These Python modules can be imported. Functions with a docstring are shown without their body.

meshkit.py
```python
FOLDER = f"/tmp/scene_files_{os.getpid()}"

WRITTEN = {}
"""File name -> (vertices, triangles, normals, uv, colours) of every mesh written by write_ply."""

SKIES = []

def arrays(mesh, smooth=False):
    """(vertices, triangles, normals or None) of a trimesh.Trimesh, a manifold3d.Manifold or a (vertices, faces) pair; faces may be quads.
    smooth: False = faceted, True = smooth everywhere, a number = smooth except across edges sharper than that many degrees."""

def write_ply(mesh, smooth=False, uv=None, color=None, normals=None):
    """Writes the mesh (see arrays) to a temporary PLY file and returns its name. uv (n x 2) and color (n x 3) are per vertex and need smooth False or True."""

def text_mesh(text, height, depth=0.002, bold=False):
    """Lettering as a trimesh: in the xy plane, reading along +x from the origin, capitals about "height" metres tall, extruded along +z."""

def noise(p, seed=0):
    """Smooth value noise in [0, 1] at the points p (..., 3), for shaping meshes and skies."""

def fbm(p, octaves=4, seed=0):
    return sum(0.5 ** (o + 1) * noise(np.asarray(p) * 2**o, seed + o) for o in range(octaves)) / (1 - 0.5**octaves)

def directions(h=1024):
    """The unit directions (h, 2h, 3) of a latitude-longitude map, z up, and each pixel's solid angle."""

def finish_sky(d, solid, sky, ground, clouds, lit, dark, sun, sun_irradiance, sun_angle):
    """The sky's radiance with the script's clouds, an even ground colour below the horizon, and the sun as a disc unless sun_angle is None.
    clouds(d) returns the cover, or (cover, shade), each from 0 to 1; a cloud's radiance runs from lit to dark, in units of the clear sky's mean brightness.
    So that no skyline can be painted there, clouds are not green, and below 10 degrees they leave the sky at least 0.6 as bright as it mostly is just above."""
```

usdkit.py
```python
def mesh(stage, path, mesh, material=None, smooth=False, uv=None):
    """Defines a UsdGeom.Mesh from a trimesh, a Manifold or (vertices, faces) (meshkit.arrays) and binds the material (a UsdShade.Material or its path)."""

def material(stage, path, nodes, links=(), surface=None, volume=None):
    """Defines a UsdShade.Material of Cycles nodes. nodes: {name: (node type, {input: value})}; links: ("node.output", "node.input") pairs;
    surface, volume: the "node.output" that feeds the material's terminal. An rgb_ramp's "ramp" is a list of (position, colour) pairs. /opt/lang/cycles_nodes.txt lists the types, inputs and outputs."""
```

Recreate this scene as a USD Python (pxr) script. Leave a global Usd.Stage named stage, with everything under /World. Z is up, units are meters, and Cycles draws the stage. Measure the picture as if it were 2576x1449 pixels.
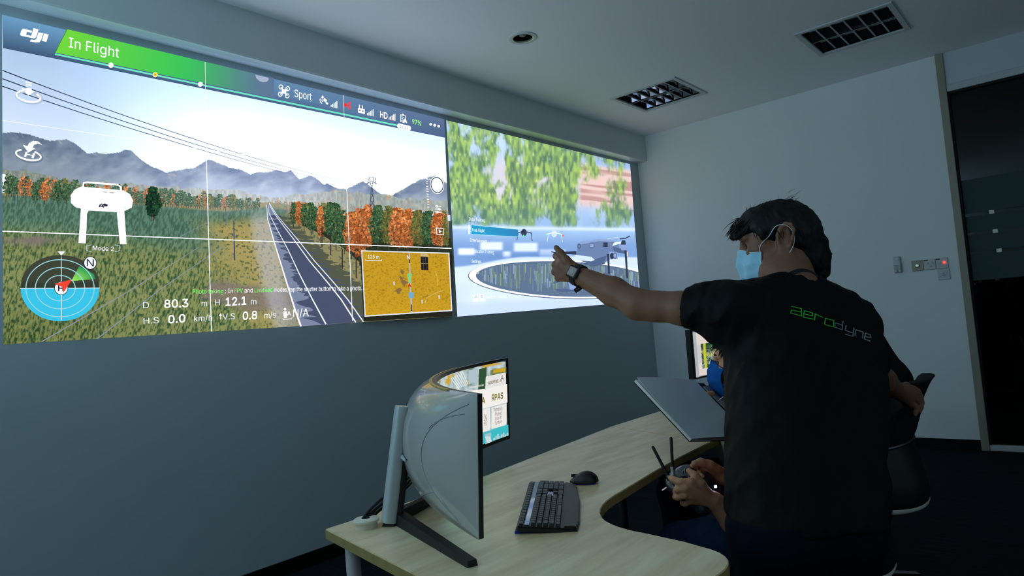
import math, random
import numpy as np, trimesh, manifold3d as m3, shapely, shapely.geometry as sg, shapely.affinity as saff
import usdkit, meshkit
from pxr import Usd, UsdGeom, UsdLux, UsdShade, Gf, Sdf, Vt

random.seed(7)
rng = np.random.default_rng(7)
stage = Usd.Stage.CreateInMemory()
UsdGeom.SetStageUpAxis(stage, 'Z')
stage.DefinePrim('/World', 'Xform')

# ------------------------------------------------------------ camera (2576 x 1449 frame)
CAM = np.array([3.41034655, -6.15198478, 1.2318078])
RIGHT = np.array([0.7547631372, 0.6507471662, -0.0828295377])
DOWN = np.array([-0.0988343769, -0.0120191671, -0.9950313088])
FWD = np.array([-0.6485093466, 0.7591993581, 0.0552445664])
FPX, PX, PY = 1694.017, 1288.0, 724.5
EXPOSURE = 0.32
cam = UsdGeom.Camera.Define(stage, '/World/camera')
cam.CreateProjectionAttr('perspective')
cam.CreateHorizontalApertureAttr(36.0)
cam.CreateVerticalApertureAttr(36.0 * 1449 / 2576)
cam.CreateFocalLengthAttr(36.0 * FPX / 2576)
cam.CreateClippingRangeAttr(Gf.Vec2f(0.05, 100))
cam.CreateExposureAttr(EXPOSURE)
m = np.eye(4); m[0, :3] = RIGHT; m[1, :3] = -DOWN; m[2, :3] = -FWD; m[3, :3] = CAM
cam.AddTransformOp().Set(Gf.Matrix4d(*m.ravel().tolist()))

# ------------------------------------------------------------ added area lights
H = 3.05
ADDED_LEFT_LIGHT, ADDED_RIGHT_LIGHT, SCREEN = 10.0, 1.5, 1.75
def rect_light(name, pos, aim, w, h, power, color):
    l = UsdLux.RectLight.Define(stage, '/World/' + name)
    l.CreateWidthAttr(w); l.CreateHeightAttr(h); l.CreateIntensityAttr(power); l.CreateColorAttr(Gf.Vec3f(*color))
    z = -np.array(aim, float); z /= np.linalg.norm(z)
    x = np.cross([0, 0, 1], z); x /= np.linalg.norm(x); y = np.cross(z, x)
    M = np.eye(4); M[0, :3] = x; M[1, :3] = y; M[2, :3] = z; M[3, :3] = pos
    l.AddTransformOp().Set(Gf.Matrix4d(*M.ravel().tolist()))
    return l
# lights added at made-up windows, aimed up to brighten ceiling and walls
rect_light('added_left_light', (0.10, -7.3, 1.85), (.28, .42, .88), 1.7, 1.3, ADDED_LEFT_LIGHT, (0.46, 0.80, 1.0))
rect_light('added_corridor_light', (4.2, 1.3, 3.02), (0.001, 0, -1), .6, .6, 0.9, (0.8, 1.0, 0.95))  # added in the corridor to lift the dark door glass
rect_light('added_right_light', (5.50, -6.4, 1.98), (-.45, .30, .84), 1.9, 1.2, ADDED_RIGHT_LIGHT, (0.62, 0.86, 1.0))

# ------------------------------------------------------------ helpers
def ray(u, v):
    u, v = np.asarray(u, float), np.asarray(v, float)
    return ((u - PX) / FPX)[..., None] * RIGHT + ((v - PY) / FPX)[..., None] * DOWN + FWD
def onplane(u, v, ax, val):
    d = ray(u, v)
    return CAM + d * ((val - CAM[ax]) / d[..., ax])[..., None]
def P(u, v, d): return CAM + ray(u, v) * d                      # a point at depth d
def W(u, v, x=0.0): return onplane(u, v, 0, x)                   # on the screen wall
def B(u, v, y=0.0): return onplane(u, v, 1, y)                   # on the back wall
def T(u, v, z=0.74): return onplane(u, v, 2, z)                  # on a level surface
def unit(a): a = np.asarray(a, float); return a / np.linalg.norm(a)
def lin(c):
    c = np.asarray(c, float) / 255.0
    return np.where(c <= 0.04045, c / 12.92, ((c + 0.055) / 1.055) ** 2.4)

_names = {}
def numbered(path):
    n = _names.get(path, 0); _names[path] = n + 1
    return path if n == 0 else f'{path}_{n:03d}'
def tag(prim, label=None, cat=None, group=None, kind=None):
    p = prim.GetPrim() if hasattr(prim, 'GetPrim') else prim
    for k, v in (('label', label), ('category', cat), ('group', group), ('kind', kind)):
        if v: p.SetCustomDataByKey(k, v)
    return p
def path_of(parent): return '/World' if parent is None else str(parent.GetPath())
def obj(name, mesh, mat, parent=None, smooth=False, label=None, cat=None, group=None, kind=None):
    p = numbered(path_of(parent) + '/' + name)
    if isinstance(mesh, list): mesh = trimesh.util.concatenate(mesh)
    u = usdkit.mesh(stage, p, mesh, MAT[mat], smooth=smooth)
    tag(u, label, cat, group, kind)
    return u
def thing(name, label, cat, loc=(0, 0, 0), rz=0.0, group=None, kind=None):
    p = numbered('/World/' + name)
    x = UsdGeom.Xform.Define(stage, p)
    x.AddTranslateOp().Set(Gf.Vec3d(*map(float, loc))); x.AddRotateZOp().Set(math.degrees(rz))
    tag(x, label, cat, group, kind)
    return x
def copy_of(src, loc, rz, label, group=None):
    base = str(src.GetPath())
    cd = src.GetPrim().GetCustomData()
    x = UsdGeom.Xform.Define(stage, numbered(base))
    x.GetPrim().GetReferences().AddInternalReference(src.GetPath())
    x.ClearXformOpOrder()
    M = Gf.Matrix4d().SetRotate(Gf.Rotation(Gf.Vec3d(0, 0, 1), math.degrees(rz))); M.SetTranslateOnly(Gf.Vec3d(*map(float, loc)))
    x.AddTransformOp(opSuffix='place').Set(M)
    x.GetPrim().SetInstanceable(True)
    tag(x, label, cd.get('category'), group or cd.get('group'))
    return x
def box(lo, hi, bevel=0.0):
    lo, hi = np.array(lo, float), np.array(hi, float)
    if bevel <= 0:
        b = trimesh.creation.box(hi - lo); b.apply_translation((lo + hi) / 2); return b
    s = []
    for i in range(3):
        q = (hi - lo) / 2 - bevel; q[i] += bevel
        s.append(np.array([[a, b, c] for a in (-q[0], q[0]) for b in (-q[1], q[1]) for c in (-q[2], q[2])]))
    h = trimesh.convex.convex_hull(np.vstack(s)); h.apply_translation((lo + hi) / 2); return h
def prism(pts, z0, z1, bevel=0.0):
    poly = sg.Polygon(pts)
    if not poly.exterior.is_ccw: pts = np.array(pts)[::-1]
    if bevel <= 0:
        e = trimesh.creation.extrude_polygon(poly, z1 - z0, engine='earcut'); e.apply_translation((0, 0, z0)); return e
    outs = []
    ins = np.array(poly.buffer(-bevel, join_style=1).exterior.coords)[:-1]
    cs = m3.CrossSection([np.array(pts)]); cs2 = cs.offset(-bevel, m3.JoinType.Round)
    a = m3.Manifold.extrude(cs, z1 - z0 - 2 * bevel).translate((0, 0, z0 + bevel))
    b = m3.Manifold.extrude(cs2, z1 - z0).translate((0, 0, z0))
    return (a + b)
def frame_of(t):
    t = unit(t); a = np.cross(t, [0, 0, 1.0] if abs(t[2]) < 0.9 else [1.0, 0, 0]); a = unit(a)
    return a, np.cross(t, a)
def tube(pts, r, n=10, caps=True, ell=None):
    p = np.asarray(pts, float); r = np.broadcast_to(np.asarray(r, float), (len(p),))
    t = np.gradient(p, axis=0); t /= np.linalg.norm(t, axis=1, keepdims=True) + 1e-12
    a, _ = frame_of(t[0]); V = []
    for i in range(len(p)):
        a = a - t[i] * (a @ t[i]); a /= np.linalg.norm(a); b = np.cross(t[i], a)
        ang = np.linspace(0, 2 * np.pi, n, endpoint=False)[:, None]
        V.append(p[i] + r[i] * (np.cos(ang) * a + np.sin(ang) * b))
    V = np.vstack(V); F = []
    for i in range(len(p) - 1):
        for j in range(n):
            k = (j + 1) % n
            F += [[i * n + j, i * n + k, (i + 1) * n + k], [i * n + j, (i + 1) * n + k, (i + 1) * n + j]]
    if caps:
        V = np.vstack([V, p[:1], p[-1:]]); c0, c1 = len(V) - 2, len(V) - 1
        for j in range(n):
            k = (j + 1) % n
            F += [[c0, k, j], [c1, (len(p) - 1) * n + j, (len(p) - 1) * n + k]]
    mm = trimesh.Trimesh(V, np.array(F), process=False)
    return mm
def curve(pts, n=24):
    from scipy.interpolate import CubicSpline
    p = np.asarray(pts, float); s = np.r_[0, np.cumsum(np.linalg.norm(np.diff(p, axis=0), axis=1))]
    return CubicSpline(s, p)(np.linspace(0, s[-1], n))
def cyl(a, b, r, n=24): return tube([a, b], r, n)
def lathe(profile, n=32):
    return trimesh.creation.revolve(np.array(profile, float), sections=n)
def moved(mesh, R=None, t=(0, 0, 0)):
    M = np.eye(4)
    if R is not None: M[:3, :3] = R
    M[:3, 3] = t
    if hasattr(mesh, 'to_mesh'):
        q = mesh.to_mesh(); mesh = trimesh.Trimesh(q.vert_properties[:, :3], q.tri_verts, process=False)
    mesh = mesh.copy(); mesh.apply_transform(M); return mesh
def tm(mesh):
    if hasattr(mesh, 'to_mesh'):
        q = mesh.to_mesh(); return trimesh.Trimesh(q.vert_properties[:, :3], q.tri_verts, process=False)
    return mesh
def basis(x, z):
    """columns: x, y, z axes as a rotation; z kept near."""
    x = unit(x); y = unit(np.cross(z, x)); z = np.cross(x, y); return np.stack([x, y, z], 1)
def rotz(a): c, s = math.cos(a), math.sin(a); return np.array([[c, -s, 0], [s, c, 0], [0, 0, 1.0]])
def roty(a): c, s = math.cos(a), math.sin(a); return np.array([[c, 0, s], [0, 1.0, 0], [-s, 0, c]])
def rotx(a): c, s = math.cos(a), math.sin(a); return np.array([[1.0, 0, 0], [0, c, -s], [0, s, c]])

# ------------------------------------------------------------ materials
stage.DefinePrim('/World/Looks', 'Scope')
MAT = {}
def plain(name, rgb, rough=0.5, metallic=0.0, spec=0.5, coat=0.0, sheen=0.0, noise=None, bump=None, extra=None):
    """noise: (scale, amount) of a soft tone variation; bump: (scale, distance)."""
    c = lin(rgb); nodes = {'p': ('principled_bsdf', dict(base_color=tuple(c), roughness=rough, metallic=metallic, specular_ior_level=spec, coat_weight=coat, sheen_weight=sheen, **(extra or {})))}
    links = []
    if noise or bump: nodes['tc'] = ('texture_coordinate', {})
    if noise:
        nodes['n'] = ('noise_texture', dict(scale=noise[0], detail=4.0)); links.append(('tc.object', 'n.vector'))
        k = noise[1]; nodes['r'] = ('rgb_ramp', {'ramp': [(0.25, tuple(c * (1 - k))), (0.75, tuple(np.minimum(c * (1 + k), 1)))]})
        links += [('n.fac', 'r.fac'), ('r.color', 'p.base_color')]
    if bump:
        nodes['bn'] = ('noise_texture', dict(scale=bump[0], detail=3.0)); nodes['b'] = ('bump', dict(strength=0.6, distance=bump[1]))
        links += [('tc.object', 'bn.vector'), ('bn.fac', 'b.height'), ('b.normal', 'p.normal')]
    MAT[name] = usdkit.material(stage, '/World/Looks/' + name, nodes, links, surface='p.BSDF')
def emits(name, rgb, strength):
    MAT[name] = usdkit.material(stage, '/World/Looks/' + name, {'e': ('emission', dict(color=tuple(lin(rgb)), strength=strength))}, surface='e.emission')
def picture(name, strength):
    MAT[name] = usdkit.material(stage, '/World/Looks/' + name, {'a': ('attribute', {'attribute': 'tint'}), 'e': ('emission', dict(strength=strength))},
                                [('a.color', 'e.color')], surface='e.emission')
picture('projection', SCREEN)
picture('display', 0.78)
# a dyed print on a matte surface, coloured per vertex
MAT['print'] = usdkit.material(stage, '/World/Looks/print', {'a': ('attribute', {'attribute': 'tint'}), 'p': ('principled_bsdf', dict(roughness=0.6))}, [('a.color', 'p.base_color')], surface='p.BSDF')
plain('wall_paint', (230, 234, 235), 0.75, spec=0.25, bump=(90, 0.0008))
plain('screen_wall_paint', (182, 192, 196), 0.75, spec=0.25, bump=(90, 0.0008))
plain('ceiling_paint', (243, 244, 245), 0.85, spec=0.2)
plain('baseboard_vinyl', (8, 8, 9), 0.6, spec=0.15)
plain('beam_paint', (204, 212, 214), 0.32, spec=0.6)
plain('door_frame', (150, 146, 128), 0.5)
plain('fascia', (196, 202, 206), 0.6)
plain('white_rail', (190, 194, 196), 0.4)
plain('dark_gap', (8, 9, 10), 0.8)
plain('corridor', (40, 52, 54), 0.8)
plain('frost', (60, 76, 76), 0.85, spec=0.2)
plain('pale_tab', (225, 225, 215), 0.5)
plain('red_post', (90, 18, 16), 0.6)
plain('black_plastic', (15, 15, 17), 0.42)
plain('matte_black', (12, 12, 14), 0.6)
plain('gloss_white', (188, 180, 172), 0.16, spec=0.5, coat=0.6)
plain('satin_white', (188, 190, 190), 0.35)
plain('yellow_reflection', (206, 168, 62), 0.4)
plain('key_black', (40, 42, 46), 0.4)
plain('gloss_blue', (60, 78, 120), 0.12, coat=0.8)
plain('blue_plastic', (16, 22, 150), 0.4)
plain('cream_plastic', (222, 212, 190), 0.45)
plain('grey_plastic', (150, 154, 152), 0.5)
plain('warm_plate', (168, 160, 146), 0.5)
plain('lcd', (50, 62, 80), 0.2)
plain('leg_paint', (214, 200, 198), 0.4)
plain('edge_band', (172, 142, 86), 0.5, noise=(30, 0.15))
plain('aluminium', (150, 152, 156), 0.25, metallic=1.0)
plain('reflector', (215, 218, 224), 0.08, metallic=1.0)
plain('louvre_metal', (120, 122, 126), 0.22, metallic=1.0)
plain('tube_glass', (225, 225, 220), 0.3)
plain('fixture_frame', (196, 202, 204), 0.45)
plain('brass_trim', (206, 206, 180), 0.3, metallic=0.6)
plain('chrome', (200, 200, 205), 0.12, metallic=1.0)
plain('wheel', (24, 24, 26), 0.5)
plain('dark_metal', (34, 35, 38), 0.3, metallic=0.8)
emits('red_lamp', (255, 40, 30), 6.0)
emits('blue_lamp', (60, 70, 255), 8.0)
emits('white_lamp', (190, 205, 255), 9.0)
MAT['carpet'] = usdkit.material(stage, '/World/Looks/carpet', {
    'tc': ('texture_coordinate', {}), 'mp': ('mapping', {'scale': (2.2, 60.0, 1.0)}), 'n': ('noise_texture', dict(scale=1.6, detail=4.0, roughness=0.7)),
    'r': ('rgb_ramp', {'ramp': [(0.35, tuple(lin((13, 17, 23)))), (0.6, tuple(lin((24, 31, 39)))), (0.74, tuple(lin((52, 64, 76))))]}),
    'f': ('noise_texture', dict(scale=260.0, detail=2.0)), 'b': ('bump', dict(strength=0.7, distance=0.004)),
    'p': ('principled_bsdf', dict(roughness=0.95, specular_ior_level=0.1))},
    [('tc.object', 'mp.vector'), ('mp.vector', 'n.vector'), ('n.fac', 'r.fac'), ('r.color', 'p.base_color'), ('tc.object', 'f.vector'), ('f.fac', 'b.height'), ('b.normal', 'p.normal')], surface='p.BSDF')
MAT['desk_laminate'] = usdkit.material(stage, '/World/Looks/desk_laminate', {
    'tc': ('texture_coordinate', {}), 'mp': ('mapping', {'rotation': (0, 0, 0.15), 'scale': (9.0, 1.3, 1.0)}), 'n': ('noise_texture', dict(scale=2.4, detail=5.0, roughness=0.62, distortion=0.4)),
    'r': ('rgb_ramp', {'ramp': [(0.3, tuple(lin((206, 178, 136)))), (0.5, tuple(lin((228, 202, 158)))), (0.7, tuple(lin((240, 220, 182))))]}),
    'p': ('principled_bsdf', dict(roughness=0.34, specular_ior_level=0.5))},
    [('tc.object', 'mp.vector'), ('mp.vector', 'n.vector'), ('n.fac', 'r.fac'), ('r.color', 'p.base_color')], surface='p.BSDF')
MAT['door_glass'] = usdkit.material(stage, '/World/Looks/door_glass', {
    'f': ('fresnel', dict(IOR=1.5)), 't': ('transparent_bsdf', dict(color=(0.30, 0.36, 0.35))), 'g': ('glossy_bsdf', dict(color=(0.9, 0.9, 0.9), roughness=0.02)), 'm': ('mix_closure', {})},
    [('f.fac', 'm.fac'), ('t.BSDF', 'm.closure1'), ('g.BSDF', 'm.closure2')], surface='m.closure')
MAT['window_glass'] = usdkit.material(stage, '/World/Looks/window_glass', {
    'f': ('fresnel', dict(IOR=1.5)), 't': ('transparent_bsdf', dict(color=(0.95, 0.97, 0.97))), 'g': ('glossy_bsdf', dict(color=(0.9, 0.9, 0.9), roughness=0.02)), 'm': ('mix_closure', {})},
    [('f.fac', 'm.fac'), ('t.BSDF', 'm.closure1'), ('g.BSDF', 'm.closure2')], surface='m.closure')

# ------------------------------------------------------------ the room
XR, YB = 5.6, -8.5            # the right wall, and the wall behind the photographer
XD = 2.671                    # where the back wall ends at the glass door
HD = 2.746                    # height of the door
def struct(name, mesh, mat, label=None, parent=None, smooth=False):
    return obj(name, mesh, mat, parent, smooth, label=label, kind='structure')
struct('floor', box((-0.1, YB - .1, -0.1), (XR + .1, 0.1, 0)), 'carpet', 'dark blue-black streaked carpet floor')
LAMPS = [(.835, -1.04), (2.35, -1.095)]; LS, SPOT, SR = .27, (.835, -2.828), .072
slab = m3.Manifold.cube((XR + .2, -YB + .2, .1)).translate((-.1, YB - .1, H))
for x, y in LAMPS: slab -= m3.Manifold.cube((2 * LS, 2 * LS, .3)).translate((x - LS, y - LS, H - .1))
slab -= m3.Manifold.cylinder(.3, SR, SR, 48).translate((SPOT[0], SPOT[1], H - .1))
struct('ceiling', slab, 'ceiling_paint', 'smooth white plaster ceiling')
struct('wall_left', [box((-0.1, -6.4, 0), (0, 0.1, H)), box((-.1, YB - .1, 0), (0, -8.2, H)), box((-.1, -8.2, 0), (0, -6.4, 1.1)), box((-.1, -8.2, 2.6), (0, -6.4, H))], 'screen_wall_paint', 'grey-painted wall that carries both projected pictures')
BX, BZ = 0.1116, 2.788
blk = trimesh.creation.extrude_polygon(sg.Polygon([(0, BZ), (BX - .008, BZ), (BX, BZ + .008), (BX, H), (0, H)]), -YB, engine='earcut')
blk.apply_transform(np.array([[1, 0, 0, 0], [0, 0, 1, YB], [0, 1, 0, 0], [0, 0, 0, 1.0]])); blk.fix_normals()
struct('trim_1', blk, 'beam_paint', 'boxed-in beam along the top of the screen wall')
struct('wall_back', box((-0.1, 0, 0), (XD, 0.1, H)), 'wall_paint', 'grey-white end wall with the switch plates')
struct('wall_right', [box((XR, YB, 0), (XR + .1, -7.4, H)), box((XR, -5.4, 0), (XR + .1, 0.1, H)), box((XR, -7.4, 0), (XR + .1, -5.4, 1.3)), box((XR, -7.4, 2.65), (XR + .1, -5.4, H))], 'wall_paint')
struct('wall_rear', box((-.1, YB - .1, 0), (XR + .1, YB, H)), 'wall_paint')
for k, (lo, hi, ax) in enumerate((((-.07, -8.2, 1.1), (-.03, -6.4, 2.6), 1), ((XR + .03, -7.4, 1.3), (XR + .07, -5.4, 2.65), 1))):
    w = thing(f'window_{k + 1}', None, None, kind='structure')  # made-up openings out of view, put in to carry the added lights
    lo, hi = np.array(lo), np.array(hi)
    fr = []
    for t0 in np.linspace(lo[ax], hi[ax] - .05, 4):
        a, b = lo.copy(), hi.copy(); a[ax] = t0; b[ax] = t0 + .05; fr.append(box(a, b))
    for z0 in (lo[2], hi[2] - .05):
        a, b = lo.copy(), hi.copy(); a[2] = z0; b[2] = z0 + .05; fr.append(box(a, b))
    obj('frame', fr, 'white_rail', w)
    a, b = lo + .006, hi - .006; a[1 - ax] = (lo[1 - ax] + hi[1 - ax]) / 2 - .003; b[1 - ax] = a[1 - ax] + .006
    obj('pane', box(a, b), 'window_glass', w)
HB = 0.0775
struct('baseboard_left', box((0, YB, 0), (0.012, 0, HB), .002), 'baseboard_vinyl', 'black skirting along the screen wall')
struct('baseboard_back', box((0.012, -0.012, 0), (XD, 0, HB), .002), 'baseboard_vinyl', 'black skirting along the end wall')

# the glass door with its frame and fascia
d1 = thing('door_1', 'full-height dark glass door in a beige frame with a white head panel', None, kind='structure')
obj('door_jamb', box((XD, -0.02, 0), (XD + .052, 0.1, H), .003), 'door_frame', d1)
obj('gasket', box((XD + .052, -.004, .045), (XD + .066, .06, HD), .002), 'dark_gap', d1)
obj('head_panel', box((XD + .052, 0, HD + .055), (XR + .1, 0.1, H)), 'fascia', d1)
obj('head_rail', box((XD + .052, -0.012, HD), (XR + .1, 0.1, HD + .055), .003), 'white_rail', d1)
obj('head_gap', box((XD + .066, 0.002, HD - .016), (XR, .06, HD)), 'dark_gap', d1)
obj('floor_rail', box((XD + .052, -0.012, 0), (XR + .1, 0.1, .042), .003), 'white_rail', d1)
obj('glass_pane', box((XD + .066, .03, .042), (XR, .042, HD - .016)), 'door_glass', d1)
# frosted film bands with three clear stripes, and the pale tabs behind them
b0, b1 = B(2420, 455, .028)[2], B(2520, 700, .028)[2]
stripes = [B(2540, v, .028)[2] for v in (527, 577, 627)]
tx = [B(u, v, .028)[0] for u, v in ((2495, 533), (2504, 581), (2514, 632))]
edges = [b0] + [q for s in stripes for q in (s + .012, s - .012)] + [b1]
for a, b in zip(edges[0::2], edges[1::2]):
    obj('frosted_band', box((XD + .07, .024, b), (XR, .029, a)), 'frost', d1, label='frosted film band across the glass door')
for s, x in zip(stripes, tx):
    obj('tab', box((x - .016, .016, s - .014), (x + .016, .024, s + .014), .002), 'pale_tab', d1, label='small pale square tab on the glass door')
# the unlit corridor beyond
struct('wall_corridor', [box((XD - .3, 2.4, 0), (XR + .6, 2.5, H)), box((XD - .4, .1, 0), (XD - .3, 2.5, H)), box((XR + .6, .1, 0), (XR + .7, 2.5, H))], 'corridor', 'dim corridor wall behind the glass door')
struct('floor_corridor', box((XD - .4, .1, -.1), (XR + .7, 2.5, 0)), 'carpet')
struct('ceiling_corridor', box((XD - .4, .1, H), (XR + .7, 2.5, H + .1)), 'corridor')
a, b = onplane(2468, 270, 1, 1.6), onplane(2492, 452, 1, 1.6)
rp = thing('fire_post', 'dark red upright sign board hanging in the corridor behind the glass door', 'sign')
obj('board', box((a[0], 1.6, b[2]), (b[0], 1.63, a[2]), .004), 'red_post', rp)
obj('hanger', box(((a[0] + b[0]) / 2 - .006, 1.606, a[2]), ((a[0] + b[0]) / 2 + .006, 1.618, H)), 'dark_metal', rp)
# ------------------------------------------------------------ flat pictures: coloured shapes laid on a surface
def tint(u, cols):
    UsdGeom.PrimvarsAPI(u).CreatePrimvar('tint', Sdf.ValueTypeNames.Color3fArray, 'vertex').Set(Vt.Vec3fArray.FromNumpy(np.asarray(cols, np.float32)))
def fine_split(v, f, size):
    for _ in range(9):
        e = np.linalg.norm(v[f] [:, [0, 1, 2], :2] - v[f][:, [1, 2, 0], :2], axis=2)
        if e.max() <= size: break
        k = e.max(1) > size; keep, g = f[~k], f[k]; j = e[k].argmax(1); r = np.arange(len(g))
        a, b, c = g[r, j], g[r, (j + 1) % 3], g[r, (j + 2) % 3]; n = len(v) + r
        v = np.vstack([v, (v[a] + v[b]) / 2]); f = np.vstack([keep, np.stack([a, n, c], 1), np.stack([n, b, c], 1)])
    return v, f
class Pic:
    """Shapes drawn one over another in photograph pixels (or any 2-D frame) and carried onto a surface by `place(x, y, lift)`."""
    def __init__(self, parent, place, mat, step=0.00004, fine=0):
        self.fine, self.gain = fine, 1.0
        self.parent, self.place, self.mat, self.step, self.lift = parent, place, mat, step, 0.0003
        self.reset()
    def reset(self): self.V, self.F, self.C, self.n = [], [], [], 0
    def raw(self, xy, faces, cols, lift=None):
        xy = np.asarray(xy, float)
        if self.fine:
            cols = np.broadcast_to(np.asarray(cols, float), (len(xy), 3)); v, f = fine_split(np.c_[xy, cols], np.asarray(faces), self.fine); xy, cols, faces = v[:, :2], v[:, 2:], f
        if lift is None: self.lift += self.step; lift = self.lift
        self.V.append(self.place(xy[:, 0], xy[:, 1], lift)); self.F.append(np.asarray(faces) + self.n)
        cols = np.asarray(cols, float)
        self.C.append(lin(np.broadcast_to(cols, (len(xy), 3))) * self.gain); self.n += len(xy)
    def poly(self, pts, col):
        g = sg.Polygon(pts) if not isinstance(pts, (sg.Polygon, sg.MultiPolygon)) else pts
        if not g.is_valid: g = g.buffer(0)
        for q in getattr(g, 'geoms', [g]):
            if q.area > 1e-9:
                v, f = trimesh.creation.triangulate_polygon(q, engine='earcut'); self.raw(v, f, col)
    def fan(self, pts, cols): # convex, colour per corner
        n = len(pts); self.raw(pts, [[0, i, i + 1] for i in range(1, n - 1)], cols)
    def disc(self, c, rx, ry, col, n=36, a0=0, a1=2 * np.pi, rot=0.0):
        a = np.linspace(a0, a1, n); p = np.stack([rx * np.cos(a), ry * np.sin(a)], 1)
        cr, sr = math.cos(rot), math.sin(rot); p = p @ np.array([[cr, sr], [-sr, cr]])
        p = np.vstack([[0, 0], p]) + c
        self.raw(p, [[0, i, i + 1] for i in range(1, n)], col)
    def ring(self, c, rx, ry, w, col, n=48, a0=0, a1=2 * np.pi, rot=0.0):
        a = np.linspace(a0, a1, n); k = np.array([1, 0]); out = np.stack([rx * np.cos(a), ry * np.sin(a)], 1); inn = np.stack([(rx - w) * np.cos(a), (ry - w) * np.sin(a)], 1)
        p = np.vstack([out, inn]); cr, sr = math.cos(rot), math.sin(rot); p = p @ np.array([[cr, sr], [-sr, cr]]) + np.asarray(c)
        F = []
        for i in range(n - 1): F += [[i, i + 1, n + i + 1], [i, n + i + 1, n + i]]
        self.raw(p, F, col)
    def line(self, pts, w, col):
        pts = np.asarray(pts, float); d = np.gradient(pts, axis=0); d /= np.linalg.norm(d, axis=1, keepdims=True); nrm = np.stack([-d[:, 1], d[:, 0]], 1)
        w = np.broadcast_to(np.asarray(w, float), (len(pts),))[:, None]
        p = np.vstack([pts + nrm * w / 2, pts - nrm * w / 2]); n = len(pts); F = []
        for i in range(n - 1): F += [[i, i + 1, n + i + 1], [i, n + i + 1, n + i]]
        cols = np.asarray(col, float)
        if cols.ndim == 2: cols = np.vstack([cols, cols])
        self.raw(p, F, cols)
    def text(self, s, p0, p1, h, col, bold=False, slant=0.0, up=None):
        """ink runs from p0 to p1 along the base line; h = height of a capital (towards smaller y)."""
        v, f = glyphs(s, bold); p0, p1 = np.array(p0, float), np.array(p1, float)
        x = v[:, :1] / v[:, 0].max(); upv = np.array([slant, -h]) if up is None else np.array(up, float)
        self.raw(p0 + (p1 - p0) * x + upv * v[:, 1:2], f, col)
    def grid(self, quad, nx, ny, fn):
        s, t = np.meshgrid(np.linspace(0, 1, nx), np.linspace(0, 1, ny)); q = np.array(quad, float)
        p = ((1 - s) * (1 - t))[..., None] * q[0] + (s * (1 - t))[..., None] * q[1] + (s * t)[..., None] * q[2] + ((1 - s) * t)[..., None] * q[3]
        p = p.reshape(-1, 2); i = np.arange(nx * ny).reshape(ny, nx)
        f = np.vstack([np.stack([i[:-1, :-1], i[:-1, 1:], i[1:, 1:]], -1).reshape(-1, 3), np.stack([i[:-1, :-1], i[1:, 1:], i[1:, :-1]], -1).reshape(-1, 3)])
        self.raw(p, f, fn(p[:, 0], p[:, 1]))
    def build(self, name, label=None, kind=None, mat=None):
        v, f, c = np.vstack(self.V), np.vstack(self.F), np.vstack(self.C)
        n = np.cross(v[f[:, 1]] - v[f[:, 0]], v[f[:, 2]] - v[f[:, 0]])
        u = obj(name, trimesh.Trimesh(v, f, process=False), mat or self.mat, self.parent, label=label, kind=kind)
        tint(u, c); UsdGeom.Mesh(u).CreateDoubleSidedAttr(True); self.reset(); return u
_gl = {}
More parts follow.
